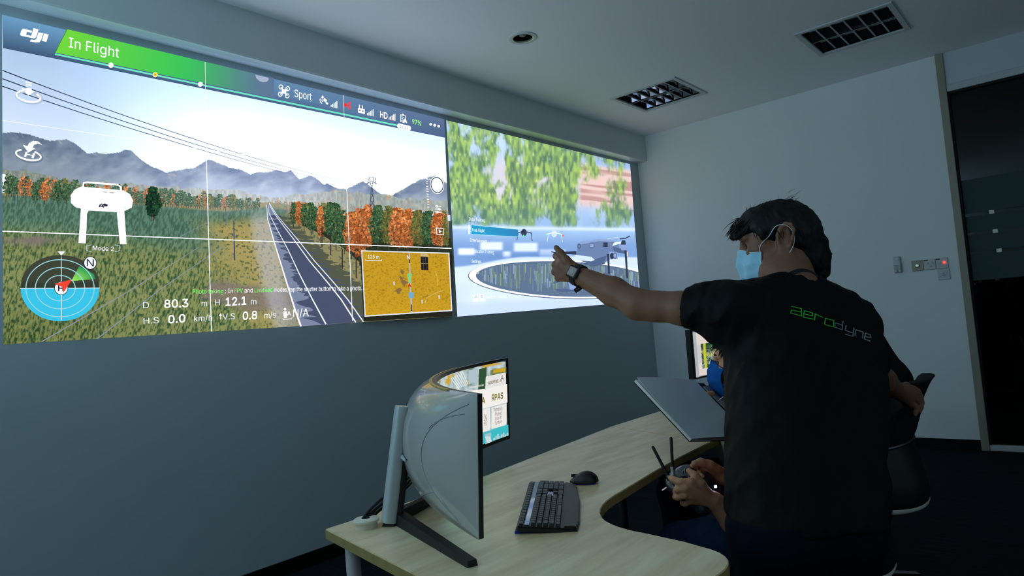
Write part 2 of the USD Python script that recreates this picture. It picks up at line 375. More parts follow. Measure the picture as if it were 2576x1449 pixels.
def glyphs(s, bold=False):
    if (s, bold) not in _gl:
        m_ = meshkit.text_mesh(s, 1.0, 0.01, bold); v = np.array(m_.vertices); f = np.array(m_.faces)
        keep = (v[f][:, :, 2] > 0.005).all(1); f = f[keep]; idx, inv = np.unique(f, return_inverse=True); v = v[idx][:, :2].copy(); v[:, 0] -= v[:, 0].min()
        _gl[s, bold] = (v, inv.reshape(-1, 3))
    return _gl[s, bold]
def fbm(u, v, s, o=4, seed=0): return meshkit.fbm(np.stack([u * s, v * s, np.zeros_like(u) + seed * 3.7], -1), o, seed)
def vnoise(u, v, su, sv, seed=0): return meshkit.noise(np.stack([u * su, v * sv, np.zeros_like(u) + seed * 1.9], -1), seed)
def mixc(a, b, t): t = np.clip(np.asarray(t, float), 0, 1)[..., None]; return np.asarray(a, float) * (1 - t) + np.asarray(b, float) * t
def sstep(a, b, x): t = np.clip((x - a) / (b - a), 0, 1); return t * t * (3 - 2 * t)

def on_wall(x, y, lift): return W(x, y, lift)
# ------------------------------------------------------------ the large flight picture
s1 = thing('projected_screen', 'large projected drone-flight view of road and autumn forest on the wall', 'screen')
pic = Pic(s1, on_wall, 'projection')
Q1 = [(5, 37), (1117.5, 300), (1138.5, 796), (8, 867)]
RIDGE = np.array([(0, 335), (33, 333), (66, 336), (99, 346), (126, 354), (169, 351), (192, 363), (219, 386), (243, 383), (262, 388), (295, 384), (318, 377), (330, 378), (351, 399), (381, 419), (417, 434), (454, 427), (487, 423), (525, 400), (576, 421), (601, 425), (630, 438), (653, 432), (673, 433), (693, 427), (715, 432), (731, 428), (752, 451), (780, 441), (794, 447), (815, 464), (822, 460), (843, 472), (872, 475), (901, 460), (912, 455), (930, 467), (960, 490), (985, 492), (1010, 478), (1055, 452), (1095, 441), (1140, 470)], float)
NEAR = np.array([(0, 420), (60, 430), (140, 447), (200, 455), (300, 463), (420, 468), (520, 476), (600, 482), (676, 500), (740, 488), (800, 484), (850, 478), (900, 484), (960, 490), (1040, 500), (1140, 505)], float)
def back1(u, v):
    top = 37 + (u - 5) * .2364
    sky = mixc((166, 192, 222), (222, 232, 244), sstep(0, 420, v - top)); sky = mixc(sky, (243, 246, 252), sstep(200, 800, u) * .9 * sstep(60, 200, v - top))
    sky = sky + 8 * (fbm(u, v, .012, 3, 5) - .5)[:, None]; sky = sky * (1 + .22 * sstep(228, 240, sky[:, 0]))[:, None] * np.array([.985, 1.0, 1.02]) * (.74 + .26 * sstep(60, 700, u))[:, None]
    rd = np.interp(u, RIDGE[:, 0], RIDGE[:, 1]) + 3 * (vnoise(u, v * 0, .16, 1, 4) - .5)
    hz = sstep(80, 640, u) - .55 * sstep(760, 1000, u)
    rock = mixc((96, 112, 132), (134, 148, 176), hz); low = mixc((122, 134, 150), (190, 202, 224), hz)
    mt = mixc(rock, low, sstep(0, 90, v - rd)); rel = fbm(u + .6 * v, v * 1.6, .035, 5, 2)
    mt = mt + (rel - .52)[:, None] * np.array([90, 86, 70]) * (1 - .75 * sstep(10, 95, v - rd))[:, None]
    crease = sstep(.62, .7, fbm(u * 1.2 - v * .9, v, .05, 4, 12)) * sstep(70, 8, v - rd); mt = mixc(mt, (178, 178, 172), crease * .45)
    col = np.where((v < rd)[:, None], sky, mt)
    nr = np.interp(u, NEAR[:, 0], NEAR[:, 1]) + 10 * (vnoise(u, v * 0, .07, 1, 9) - .5)
    woods = mixc((118, 128, 120), (170, 178, 180), sstep(100, 620, u) - .5 * sstep(720, 900, u)); wn = vnoise(u, v, .28, .12, 3)
    woods = woods + (wn - .5)[:, None] * np.array([50, 46, 36]); woods = mixc(woods, (190, 140, 104), sstep(.78, .9, vnoise(u, v, .2, .1, 21)) * .8)
    col = np.where((v > nr)[:, None], woods, col)
    # the open ground
    hor = np.interp(u, [0, 180, 400, 560, 676, 760, 900, 1140], [478, 486, 506, 520, 508, 520, 540, 560])
    t = v - hor; big = fbm(u, v * 2.2, .011, 4, 7); tuft = vnoise(u + .25 * v, v, .36, .13, 6); spk = vnoise(u, v, .22, .26, 14); fine = vnoise(u, v, .6, .32, 15)
    far_g = mixc((88, 122, 104), (58, 92, 74), sstep(.35, .65, tuft)); dry = mixc((150, 138, 88), (126, 118, 76), tuft)
    near_g = mixc((128, 136, 84), (46, 76, 48), sstep(.42, .66, tuft * .7 + fine * .3)); near_g = mixc(near_g, (152, 148, 92), sstep(.66, .8, fine) * .5)
    olive = mixc((160, 146, 88), (74, 88, 58), sstep(.56, .66, spk * .7 + fine * .3)); brown = mixc((132, 120, 112), (106, 98, 94), fine)
    g = mixc(dry, far_g, sstep(8, 16, t) * sstep(.36, .46, big + .14 * sstep(640, 400, u)))
    g = mixc(g, near_g, sstep(70, 150, t - .04 * (u - 300)))
    g = mixc(g, olive, sstep(460, 600, u + .5 * (600 - v) + 90 * (big - .5)) * sstep(18, 60, t))
    g = mixc(g, brown, sstep(.0, .1, .09 - np.hypot((u - 90) / 1400, (v - 604) / 190) + .10 * (big - .5)))
    g = mixc(g, brown, sstep(.0, .08, .15 - np.hypot((u - 655) / 900, (v - 745) / 330) + .25 * (big - .5)) * .8)
    g = mixc(g, (176, 180, 196), sstep(46, 14, np.abs(u - np.interp(v, [507, 550, 609, 717, 819], [668, 662, 668, 690, 722]))) * .55 * sstep(510, 560, v))
    g = mixc(g, (98, 104, 96), sstep(690, 740, u) * .35); g = mixc(g, (196, 206, 220), sstep(40, 0, t) * .3 * sstep(300, 640, u))
    g = g - 26 * sstep(230, 360, t)[:, None] * sstep(500, 0, u)[:, None] * (1 - fine)[:, None]
    out = np.clip(np.where((t > 0)[:, None], g, col), 0, 330); return out * np.where(v < rd, 1.0, np.where(t > 0, .75, .80))[:, None]
pic.grid(Q1, 620, 400, back1)
pic.build('landscape', 'sky, mountains and rough fields of the projected view')
# road
L_ = np.array([(671, 515), (673, 551), (679, 570), (690, 609), (703.5, 653), (723, 717), (739, 769), (757, 821)]); Cn = np.array([(674.5, 515), (677, 537), (698, 579), (726, 631), (753, 689), (786, 753), (820, 815.5)])
R_ = np.array([(677, 512), (681, 521), (692, 540), (714.5, 570), (742, 606), (778, 656), (822, 708), (858, 753), (895, 811)]); R2 = np.array([(677.5, 511), (683, 520), (696, 540), (720, 569), (750, 604), (790, 655), (838, 709), (876, 755), (914, 809.5)])
pic.gain = .6
pic.poly(np.vstack([L_, R2[::-1]]), (112, 122, 146))
CLIP1 = sg.Polygon(Q1).buffer(-.3)
def blob(cx, cy, rx, ry, col, n=14, jag=.35, ang=0.0):
    a = np.linspace(0, 2 * np.pi, n, endpoint=False); r = 1 + jag * (rng.random(n) - .5) * 2
    p = np.stack([rx * r * np.cos(a), ry * r * np.sin(a)], 1); c, s = math.cos(ang), math.sin(ang); p = p @ np.array([[c, s], [-s, c]]) + (cx, cy); pic.poly(sg.Polygon(p).buffer(0).intersection(CLIP1), col)
for y in np.r_[np.linspace(545, 640, 9), np.linspace(655, 805, 12)]:
    k = (y - 505) / 300; xl = np.interp(y, L_[:, 1], L_[:, 0]); xr = np.interp(y, R2[:, 1], R2[:, 0])
    blob((xl * .35 + xr * .65) + 10 * k, y, (xr - xl) * .52, 3 + 14 * k, (66, 74, 98), 18, .3, .05)
    blob(xr + 26 * k + 12, y + 4, 12 + 40 * k, 3 + 9 * k, (76, 80, 66), 16, .3, .05)
pic.line(L_, np.linspace(1.2, 4.5, len(L_)), (226, 232, 244)); pic.line(Cn, np.linspace(1, 3.6, len(Cn)), (214, 222, 238)); pic.line(R_, np.linspace(1, 3.4, len(R_)), (222, 228, 242)); pic.line(R2, np.linspace(1, 3, len(R2)), (210, 218, 236))
pic.line([(560, 620), (400, 730), (245, 852)], [1.2, 2, 2.6], (126, 130, 150)); pic.line([(500, 622), (320, 735), (104, 860)], [1.2, 2, 2.6], (126, 130, 150))
pic.line([(452, 596), (520, 560)], 1, (120, 128, 140))
pic.line([(588, 556), (590, 655)], [2, 3.4], (52, 60, 84)); pic.line([(568, 527), (569, 562)], 1.6, (84, 98, 120)); pic.line([(41, 472), (41, 515)], 1.6, (110, 124, 146))
pic.poly([(6, 437), (18, 438), (18, 455), (13, 470), (13, 485), (6, 485)], (222, 226, 238)); pic.line([(19, 440), (13, 484)], 1.2, (170, 90, 90)); pic.line([(6, 482), (70, 487)], 3, (176, 184, 196))
for a, b, c in (((6, 177), (560, 373), (930, 470)), ((6, 198), (560, 384), (900, 470)), ((6, 217), (560, 393), (860, 468))):
    p = np.array([(a[0] + (c[0] - a[0]) * t, a[1] + (c[1] - a[1]) * t + (b[1] - (a[1] + (c[1] - a[1]) * (b[0] - a[0]) / (c[0] - a[0]))) * (1 - ((t - .6) / (.6 if t < .6 else .4)) ** 2)) for t in np.linspace(0, 1, 14)])
    pic.line(p, np.linspace(2.4, .7, 14), mixc((30, 42, 66), (130, 152, 186), np.linspace(0, 1, 14)))
pic.build('road', 'grey road with white lines, rails and overhead wires')
pic.gain = .54
# trees
def tree(cx, base, w, h, cols, n, trunk=True, haze=0.0, sz=1.0):
    if trunk: pic.line([(cx, base - h * .25), (cx + .5, base)], max(.8, w * .07), mixc((60, 56, 52), (170, 182, 200), haze))
    pic.lift += pic.step; V, C = [], []
    n = int(n * 1.8)
    for i in range(n):
        y = rng.random() ** .8; rad = w / 2 * (1 - .55 * abs(2 * y - .9)) * np.sqrt(rng.random()); a = rng.random() * 2 * np.pi
        x = cx + rad * math.cos(a); yy = base - h * (.16 + .84 * y); s = sz * .74 * (w * .10 + h * .022) * (.6 + .8 * rng.random()); b = rng.random() * 6.3; x = min(x, 1116.5 + (yy - 300) * .0423 - s - 2 * rng.random())
        V += [(x + s * math.cos(b + k) * .9, yy + s * math.sin(b + k)) for k in (0, 2.0, 4.1)]
        c = np.array(cols[rng.integers(len(cols))], float) * (.62 + .62 * rng.random() * (.5 + .5 * y)); C += [c] * 3
    C = mixc(np.array(C), (176, 190, 206), haze); V = np.array(V)
    for k in range(0, 3):
        pic.lift += pic.step * .5; idx = [j for j in range(n) if j % 3 == k]
        pic.raw(np.concatenate([V[3 * j:3 * j + 3] for j in idx]), np.arange(3 * len(idx)).reshape(-1, 3), np.concatenate([C[3 * j:3 * j + 3] for j in idx]), pic.lift)
GRN, ORG, OLV = [(46, 84, 54), (62, 104, 66), (34, 62, 42), (92, 118, 74)], [(206, 118, 58), (178, 92, 44), (226, 150, 92), (140, 72, 36)], [(112, 116, 58), (140, 128, 66), (82, 92, 50)]
for i in range(110):
    u = 14 + (650 - 14) * (i + rng.random() * .8) / 110; base = np.interp(u, [0, 180, 400, 560, 660], [494, 506, 520, 528, 530]); h = np.interp(u, [0, 200, 500, 660], [48, 46, 38, 28]) * (.7 + .5 * rng.random())
    tree(u, base, h * .58, h, ORG if rng.random() < .24 else (GRN if rng.random() < .8 else OLV), 54, haze=np.interp(u, [0, 660], [.08, .30]))
for u, base, h, c in ((88, 511, 44, GRN), (112, 514, 56, ORG), (145, 514, 56, GRN), (166, 514, 50, GRN)): tree(u, base, h * .55, h, c, 80, haze=.06)
tree(385, 556, 44, 84, [(26, 60, 42), (40, 82, 50), (18, 44, 34)], 150); pic.line([(382, 535), (382, 557)], 1.4, (40, 40, 40)); pic.line([(389, 535), (389, 553)], 1.4, (40, 40, 40))
for i in range(30):
    u = 690 + 120 * i / 30 + rng.random() * 5; tree(u, 531 + (u - 690) * .10, 9, 24 + rng.random() * 6, ORG if rng.random() < .5 else OLV, 20, haze=.45)
for i in range(40):
    u = 775 + 360 * i / 40; tree(u, 532 + (u - 775) * .05, 8, 18 + rng.random() * 8, ORG if rng.random() < .45 else OLV, 14, False, haze=.42)
pic.poly([(1000, 529), (1040, 529), (1133, 541), (1133, 556), (1060, 552)], (204, 216, 236))
pic.poly([(760, 545), (860, 575), (1000, 590), (1135, 600), (1137, 640), (905, 660), (862, 622), (790, 580), (745, 556)], (40, 48, 34)); pic.poly([(905, 630), (1138, 640), (1138, 796), (915, 808)], (34, 36, 28))
rows = [(738, 572, 62, 22, 0), (752, 574, 60, 22, 1), (765, 580, 66, 24, 0), (782, 592, 82, 30, 0), (806, 612, 92, 24, 2), (830, 606, 96, 34, 0), (845, 630, 118, 38, 0), (866, 640, 96, 30, 0), (884, 652, 118, 44, 1), (905, 668, 142, 46, 1), (925, 640, 124, 40, 1), (950, 628, 110, 48, 0), (978, 632, 112, 44, 3), (1000, 640, 116, 52, 1), (1026, 640, 112, 52, 1), (1052, 630, 100, 46, 3), (1078, 628, 96, 46, 0), (1104, 632, 96, 50, 1), (1124, 630, 84, 34, 3)]
for i in range(64):
    u = 738 + 396 * i / 64 + 4 * rng.random(); hh = np.interp(u, [738, 800, 1130], [56, 78, 92]) * (.85 + .25 * rng.random()); tree(u, np.interp(u, [738, 800, 880, 1130], [566, 592, 618, 630]), 24 + 14 * rng.random(), hh, (GRN, ORG, OLV, GRN)[rng.integers(4)], 90, False, haze=.05, sz=.8)
for u, b, h, w, k in rows: tree(u, b, w, h, {0: GRN, 1: ORG, 2: ORG, 3: OLV}[k], int(120 + w * 4), haze=0.02, sz=.72)
for u, b in ((861, 677), (832, 642), (810, 622), (896, 700)): pic.line([(u, b - 50), (u, b)], 2.6, (44, 40, 46))
pic.build('forest', 'autumn trees of green and orange in the projected view')
# pylon
for l in (((929, 446), (934, 470), (931, 522)), ((940, 446), (936, 470), (942, 522)), ((929, 446), (940, 446)), ((922, 462), (948, 462)), ((922, 462), (935, 456), (948, 462)), ((933, 486), (941, 500)), ((939, 486), (932, 502)), ((931, 502), (942, 520)), ((941, 502), (931, 520)), ((927, 448), (925, 462)), ((943, 446), (945, 462))):
    pic.line(l, 1.5, (52, 66, 92))
pic.build('pylon', 'lattice pylon in the projected view')
# the header bar
pic.gain = .43
pic.fan([(5, 37), (1117.5, 300), (1119.5, 346.5), (8, 121)], [(112, 164, 206), (98, 120, 156), (84, 106, 146), (66, 92, 124)])
n = 26; us = np.linspace(0, 1, n); tp = np.stack([169 + 520 * us, 73.5 + 520 * us * .2364], 1); bt = np.stack([138.5 + 551 * us, 132 + 551 * us * .2075 ], 1)
gc = mixc(mixc((118, 224, 64), (62, 206, 96), us * 1.7), (100, 124, 160), sstep(.52, 1, us)); F = []
for i in range(n - 1): F += [[i, i + 1, n + i + 1], [i, n + i + 1, n + i]]
pic.raw(np.vstack([tp, bt]), F, np.vstack([gc, gc]))
pic.line([(138.5, 136), (500, 212), (1004, 316.5)], 4.2, (118, 240, 206)); pic.line([(138.5, 134), (150, 110), (169, 73.5)], 1.6, (60, 150, 60))
pic.poly([(642, 188), (676, 196), (675, 202), (670, 206), (662, 207), (653, 204), (645, 197)], (176, 190, 214))
pic.build('header_bar', 'blue header bar with a green flight status field')
WHT = (242, 246, 252)
pic.gain = .66
pic.text('In Flight', (172.5, 118.5), (299, 145), 25, WHT, slant=1)
pic.build('status_words')
# the emblem
def em(pts): pic.poly(pts, WHT)
def Z(x, y): return (x / 14.49, y / 14.49)
em([Z(840, 1040), Z(1170, 1125), Z(1150, 1195), Z(985, 1155), Z(950, 1262), Z(1135, 1310), Z(1225, 1025), Z(1405, 1072), Z(1320, 1345), Z(1290, 1385), Z(1240, 1402), Z(765, 1300), Z(735, 1250), Z(775, 1110)])
def Y(x, y): return (x / 3.019, y / 3.019)
em([Y(292, 246), Y(330, 252), Y(312, 305), Y(298, 322), Y(272, 323), Y(228, 314), Y(233, 300), Y(265, 303), Y(276, 296)])
em([Y(335, 254), Y(370, 262), Y(352, 318), Y(318, 310)])
pic.build('emblem', 'white maker emblem')
pic.disc((279, 164), 6.6, 6.6, WHT); pic.disc((504, 212), 6.2, 6.2, WHT); pic.disc((390.5, 188), 6.2, 6.2, (250, 246, 220)); pic.disc((390.5, 188), 5.4, 5.4, (238, 196, 60)); pic.text('H', (388.6, 190.2), (392.6, 190.9), 5, (40, 36, 24), True)
pic.build('timeline_marks')
# quadcopter emblem
c = np.array((714.5, 230)); dx, dy = np.array((12, 3.0)), np.array((-1, 12.5))
for a, b in ((-1, -1), (1, -1), (-1, 1), (1, 1)):
    q = c + a * dx * .72 + b * dy * .72; pic.ring(q, 5.8, 6.2, 2, WHT, 24); pic.line([c, q], 2.6, WHT)
pic.poly([c + (-6, -3), c + (-3, -6), c + (5, -5), c + (6, 2), c + (3, 6), c + (-5, 5)], WHT)
pic.build('aircraft_icon')
pic.text('Sport', (741, 243.5), (784, 253), 19, WHT); pic.build('mode_word')
def bars(x, y, n=5, sx=3.6, h0=5, dh=3.2, sl=.23, w=2.2):
    for i in range(n): pic.line([(x + i * sx, y + i * sx * sl), (x + i * sx, y + i * sx * sl - h0 - i * dh)], w, WHT)
pic.poly([(811, 240), (815, 244), (812, 249), (808, 245)], WHT); pic.poly([(816, 246), (823, 252), (819, 258), (813, 252)], WHT); pic.poly([(822, 256), (826, 260), (823, 264), (819, 259)], WHT)
for r in (5, 10): pic.ring((814, 252), r, r, 2, WHT, 16, 2.0, 3.6)
bars(833, 269); pic.build('satellite_icon')
pic.disc((867.5, 264), 4.6, 4.8, (240, 40, 40))
for r in (8, 12, 16): pic.ring((868, 265), r, r + 1, 2, (226, 56, 60), 14, -.6, .75)
pic.build('obstacle_icon', 'red sensing symbol')
bars(924.5, 289.5)
pic.poly([(900.5, 271), (918, 275), (918, 287), (900.5, 283)], WHT); pic.line([(904, 272), (904, 263)], 2.2, WHT); pic.line([(911.5, 274), (911.5, 265)], 2.2, WHT); pic.disc((905, 277.5), 2, 2, (84, 106, 146)); pic.disc((913, 279.5), 2, 2, (84, 106, 146))
pic.build('remote_icon')
bars(979, 300.5); pic.text('HD', (956, 295), (975, 299.5), 15.5, WHT, True); pic.build('video_icon')
pic.line([(1008, 288), (1008, 306), (1018, 308.5)], 1.8, WHT); pic.line([(1008, 289), (1020, 291.5), (1020, 296)], 1.8, WHT); pic.line([(1011, 287), (1017, 288)], 2.6, WHT)
for k in (294, 298.5, 303): pic.line([(1010, k), (1016, k + 1.4)], 1.4, WHT)
pic.poly([(1020, 295), (1024.5, 310.5), (1018, 306.5), (1012.5, 308)], WHT)
pic.build('battery_icon')
pic.text('97%', (1037, 311), (1059.5, 316.2), 11.5, (136, 226, 110), True); pic.build('battery_words', 'green 97% reading')
for x, y in ((1083.5, 312.6), (1093.5, 315), (1103.5, 317.4)): pic.disc((x, y), 3.4, 3.5, WHT)
pic.build('menu_dots')
pic.line([(1004, 316.5), (1029, 322.5)], 12, WHT); pic.disc((1004, 316.5), 5, 6, WHT); pic.disc((1029, 322.5), 5, 6, WHT); pic.text('26:17', (1005.5, 321.5), (1026.5, 326.5), 6.5, (70, 84, 120))
pic.build('timer_badge')
# guide lines
for l, w in (((516, 156, 519, 397), .9), ((519, 397, 532, 834), 2.0), ((864, 239, 872, 470), .9), ((872, 470, 887, 808), 1.7), ((6, 303, 515, 376), 1.0), ((515, 376, 1122, 457), .8), ((6, 581.5, 1136, 625), 2.4)):
    pic.line([l[:2], l[2:]], w, (228, 238, 248) if w > 1.2 else (234, 240, 248))
pic.build('guide_lines', 'thin white guide lines over the view')
# left-hand symbols
for cy_ in (242.5, 390): pic.ring((73, cy_ + 2), 36, 17.5, 9, (150, 168, 190) if cy_ < 300 else (92, 106, 124), 40, 0, 6.2832, .2)
pic.ring((71.5, 242.5), 33, 15.5, 5, (206, 216, 230), 40, -.35, 5.2 - 1.0, .2); pic.ring((71.5, 242.5), 33, 15.5, 5, (222, 230, 240), 40, -.9, 4.0, .2)
pic.poly([(65, 220), (79.5, 223), (79.5, 229), (89.5, 229), (71.5, 240.5), (54, 221.5), (65, 224)], (240, 244, 250))
for k in (206.5, 212.5): pic.line([(65, k), (79.5, k + 2.5)], 3, (240, 244, 250))
pic.ring((71.5, 390), 34, 14.5, 4.6, (240, 244, 250), 44, -1.15, 4.05, .2)
pic.poly([(57, 364), (69, 367.5), (73, 360), (83, 354.5), (97, 356), (106, 365), (95, 361), (86, 364), (82, 372), (89, 373), (71.5, 384)], (246, 248, 252)); pic.text('H', (60.5, 393.5), (84.5, 398), 12, (240, 244, 250), True, 4)
pic.build('landing_icons')
# the remote-control drawing
HW = (240, 242, 248)
def C3(x, y): return (x / 3.15, 420 + y / 3.15)
pic.line([C3(660, 165), C3(662, 128), C3(690, 122), C3(930, 140), C3(958, 158), C3(960, 215)], 4.6, HW)
pic.poly([C3(640, 155), C3(975, 185), C3(1030, 215), C3(1055, 265), C3(1045, 320), C3(1000, 345), C3(920, 358), C3(700, 345), C3(600, 320), C3(562, 285), C3(560, 225), C3(590, 180)], HW)
pic.poly([C3(642, 315), C3(712, 322), C3(690, 372), C3(680, 606), C3(622, 602)], HW); pic.poly([C3(925, 355), C3(985, 345), C3(1003, 612), C3(950, 612)], HW); pic.poly([C3(930, 280), C3(985, 285), C3(990, 345), C3(925, 355)], HW)
for a, b, c_ in (((715, 185), (755, 192), (206, 208, 216)), ((812, 195), (850, 199), (120, 124, 136)), ((865, 200), (905, 205), (90, 94, 106)), ((668, 165), (700, 172), (206, 212, 224)), ((905, 185), (945, 195), (206, 212, 224))):
    pic.poly([C3(*a), C3(b[0], a[1] + 3), C3(b[0] - 4, b[1] + 4), C3(a[0] + 4, b[1])], c_)
for x in (700, 930): pic.line([C3(x - 50, 262), C3(x - 45, 300)], .8, (204, 210, 222)); 
pic.line([C3(592, 262), C3(625, 268)], 1.2, (206, 212, 224)); pic.poly([C3(980, 312), C3(1005, 315), C3(1005, 330), C3(978, 328)], (190, 226, 236))
BLK = (32, 38, 52)
for o in (0, 16): pic.poly([C3(782 + o * 1.2, 318), C3(788 + o * 1.2, 300), C3(806 + o * 1.4, 289), C3(814 + o * 1.4, 291), C3(800 + o * 1.2, 304), C3(795 + o * 1.2, 318)], BLK)
pic.poly([C3(814, 322), C3(826, 292), C3(850, 296), C3(855, 306), C3(846, 314), C3(826, 312), C3(823, 323)], BLK)
pic.build('remote_drawing', 'white drawing of a remote control')
pic.text('Mode 2', (233.5, 629), (286, 631.5), 11, HW)
for sgn, x in ((1, 218), (-1, 301)): pic.line([(x + 12 * sgn, 616), (x, 618), (x, 630), (x + 12 * sgn, 634)], 1.4, (170, 190, 210))
pic.build('stick_mode_words')
# the compass
pic.gain = .5
cc = np.array((151, 725.0)); rx, ry = 99, 83
pic.disc(cc, rx, ry, (52, 58, 48), 60, np.pi - .02, 2 * np.pi + .02); pic.disc(cc, rx, ry, (56, 190, 226), 60, 0, np.pi)
pic.disc(cc + (1, -9), rx, ry * .0 + 74, (60, 66, 54), 60, np.pi + .12, 2 * np.pi - .12)
pic.fan([cc + (28, -18), (199, 670), (214, 676), (236, 690), (240, 702)], [(150, 230, 90), (34, 140, 84), (34, 150, 84), (34, 150, 84), (34, 130, 80)])
for r in (.40, .64, .88): pic.ring(cc, rx * r, ry * r, 2.4, (150, 206, 214), 60)
pic.line([(154, 645), (155, 806)], 2, (200, 220, 226)); pic.line([(50, 725.5), (251, 724.5)], 1.6, (206, 232, 240)); pic.poly([(144.5, 632), (164, 632.5), (154, 643)], WHT)
pic.disc((227, 661.5), 17, 17, (40, 52, 58)); pic.disc((227, 661.5), 15, 15, (236, 240, 246)); pic.text('N', (218.5, 669.5), (236, 670), 17.5, (40, 46, 60))
pic.disc((154, 725), 17.5, 17, (40, 60, 70)); pic.disc((154, 725), 16, 15.5, (236, 240, 246)); pic.text('H', (146, 732), (160, 732.5), 14.5, (40, 46, 60), True)
pic.poly([(181, 703), (160, 736), (157, 722), (137, 714)], (232, 70, 50))
pic.build('compass', 'round compass dial of the projected view')
pic.gain = .66
GRY, TXT = (206, 214, 224), (240, 244, 248)
y = 739
pic.text('Photo taking', (484.5, y + 0), (562, y - 1.4), 11, (110, 228, 96)); pic.text(': In', (566.5, y - 1.5), (586, y - 2), 11, TXT); pic.text('FPV', (590, y - 2.2), (611, y - 2.8), 11, (110, 228, 96)); pic.text('and', (615, y - 3), (636, y - 3.5), 11, TXT); pic.text('Livefeed', (640.5, y - 3.6), (685, y - 5), 11, (110, 228, 96)); pic.text('modes, tap the shutter button to take a photo.', (689.5, y - 5), (911, y - 9), 11, TXT)
pic.build('hint_words')
for s, a, b, h, c_, bo in (('D', (360, 775), (375, 774.8), 15, GRY, 0), ('80.3', (413, 774.5), (474, 772), 20, TXT, 1), ('m', (507, 770.5), (521, 770), 15, GRY, 0), ('H', (541, 768.5), (553, 768), 15, GRY, 0), ('12.1', (567.5, 769.5), (620, 766), 20, TXT, 1), ('m', (631, 766), (645, 765.5), 15, GRY, 0),
                        ('H.S', (361, 815), (399.5, 812.5), 15, GRY, 0), ('0.0', (423, 813.5), (466.5, 810), 20, TXT, 1), ('km/h', (488.5, 809), (534, 806.5), 15, GRY, 0), ('V.S', (560, 804.5), (591, 802.5), 15, GRY, 0), ('0.8', (610.5, 804.5), (647, 802), 20, TXT, 1), ('m/s', (665.5, 801), (694, 799), 15, GRY, 0), ('N/A', (737.5, 797.5), (776.5, 795), 19, TXT, 0)):
    pic.text(s, a, b, h, c_, bool(bo)); pic.build('reading')
pic.line([(554.5, 803), (554.5, 793)], 1.6, TXT); pic.poly([(554.5, 788), (558, 794.5), (551, 794.5)], TXT)
pic.disc((717, 778), 3.2, 3.4, TXT); pic.poly([(713, 783), (722, 783), (722.5, 792), (720.5, 800), (714.5, 800), (712.5, 792)], TXT); pic.line([(711, 801), (713, 803.5), (734, 802), (735, 798.5)], 1.6, TXT); pic.text('A', (722.5, 794), (731.5, 793.5), 11, TXT)
pic.build('follow_icon')
# right-hand symbols
pic.ring((1099.5, 465.5), 17.5, 22.5, 3, WHT, 40, rot=-.2); pic.ring((1099.5, 465.5), 16, 20.5, 2.4, (40, 48, 66), 40, rot=-.2); pic.disc((1099.5, 465.5), 14, 18.3, (244, 247, 252), 40, rot=-.2)
pic.build('shutter_button')
pic.ring((1096.5, 407.5), 9.5, 11.5, 1.6, (206, 216, 230), 30, .4, 2.9); pic.ring((1096.5, 407.5), 9.5, 11.5, 1.6, (206, 216, 230), 30, 3.5, 6.0); pic.ring((1096.5, 407.5), 4, 5, 1.4, (206, 216, 230), 20); pic.disc((1070.5, 427.5), 4.4, 5, (250, 252, 254)); pic.line([(1070.5, 422), (1070.5, 417)], 2, (250, 252, 254))
for k, yy in enumerate(np.r_[391, 397, 403, 409, 414]): pic.line([(1068, yy), (1072, yy + .6)], 1.2, (226, 234, 244))
for yy in np.arange(436, 526, 6.5): pic.line([(1070 + (yy - 436) * .06, yy), (1075 + (yy - 436) * .06, yy + .8)], 1.5, (240, 244, 250))
pic.build('camera_tilt_scale')
for k, x in enumerate((1099, 1105, 1100)): pic.line([(1094, 518 + 7.5 * k), (1110, 519.5 + 7.5 * k)], 1.5, WHT); pic.ring((x, 518.7 + 7.5 * k), 3, 3.2, 1.4, WHT, 16)
pic.build('settings_icon')
pic.line([(1097.5, 573.5), (1115, 575), (1116, 590.5), (1099, 589.5), (1097.5, 573)], 2, WHT); pic.poly([(1103.5, 577), (1110.5, 582.5), (1104.5, 587)], WHT)
pic.build('playback_icon')
# the map
pic.gain = .40
MQ = [(908.5, 629.5), (1130.5, 635.5), (1138, 782.5), (917, 797)]
pic.fan(MQ, WHT)
MI = [(911.5, 632.5), (1127.5, 638.5), (1135, 779.5), (920, 793.5)]
def mapc(u, v):
    n1 = vnoise(u + v, v - .4 * u, .3, .3, 31); n2 = fbm(u, v, .06, 4, 33); n3 = vnoise(u, v, .8, .7, 34)
    g = mixc((214, 168, 42), (170, 130, 26), sstep(.5, .8, n1 * .6 + n3 * .4)); g = mixc(g, (236, 190, 70), sstep(.62, .8, n3 * .5 + n2 * .5) * .7); return mixc(g, (232, 180, 40), sstep(740, 790, v) * .4)
pic.grid(MI, 130, 90, mapc)
pic.poly([(1028, 636), (1030.5, 636), (1037.5, 785.5), (1033.5, 786)], (196, 202, 206)); 
for a, b in ((650, 662), (766, 782)): pic.line([(np.interp(a, [636, 786], [1029.3, 1035.5]), a), (np.interp(b, [636, 786], [1029.3, 1035.5]), b)], 2.6, (56, 56, 58))
pic.poly([(1058, 645), (1076.5, 646.5), (1077.5, 680), (1060, 679)], (34, 36, 40)); pic.line([(1059, 662.5), (1077, 663.5)], 1.2, (170, 150, 100)); pic.line([(1064, 646), (1066, 679)], .8, (120, 108, 80)); pic.line([(1070, 646), (1072, 679)], .8, (120, 108, 80)); pic.poly([(1058, 637.5), (1073, 638), (1080, 646), (1058, 644.5)], (222, 194, 140))
for x, y_, r in ((1012, 684, 6), (1017, 712, 9), (1003, 732, 7), (1010, 700, 5)): blob(x, y_, r, r * .9, (146, 116, 72), 12, .5)
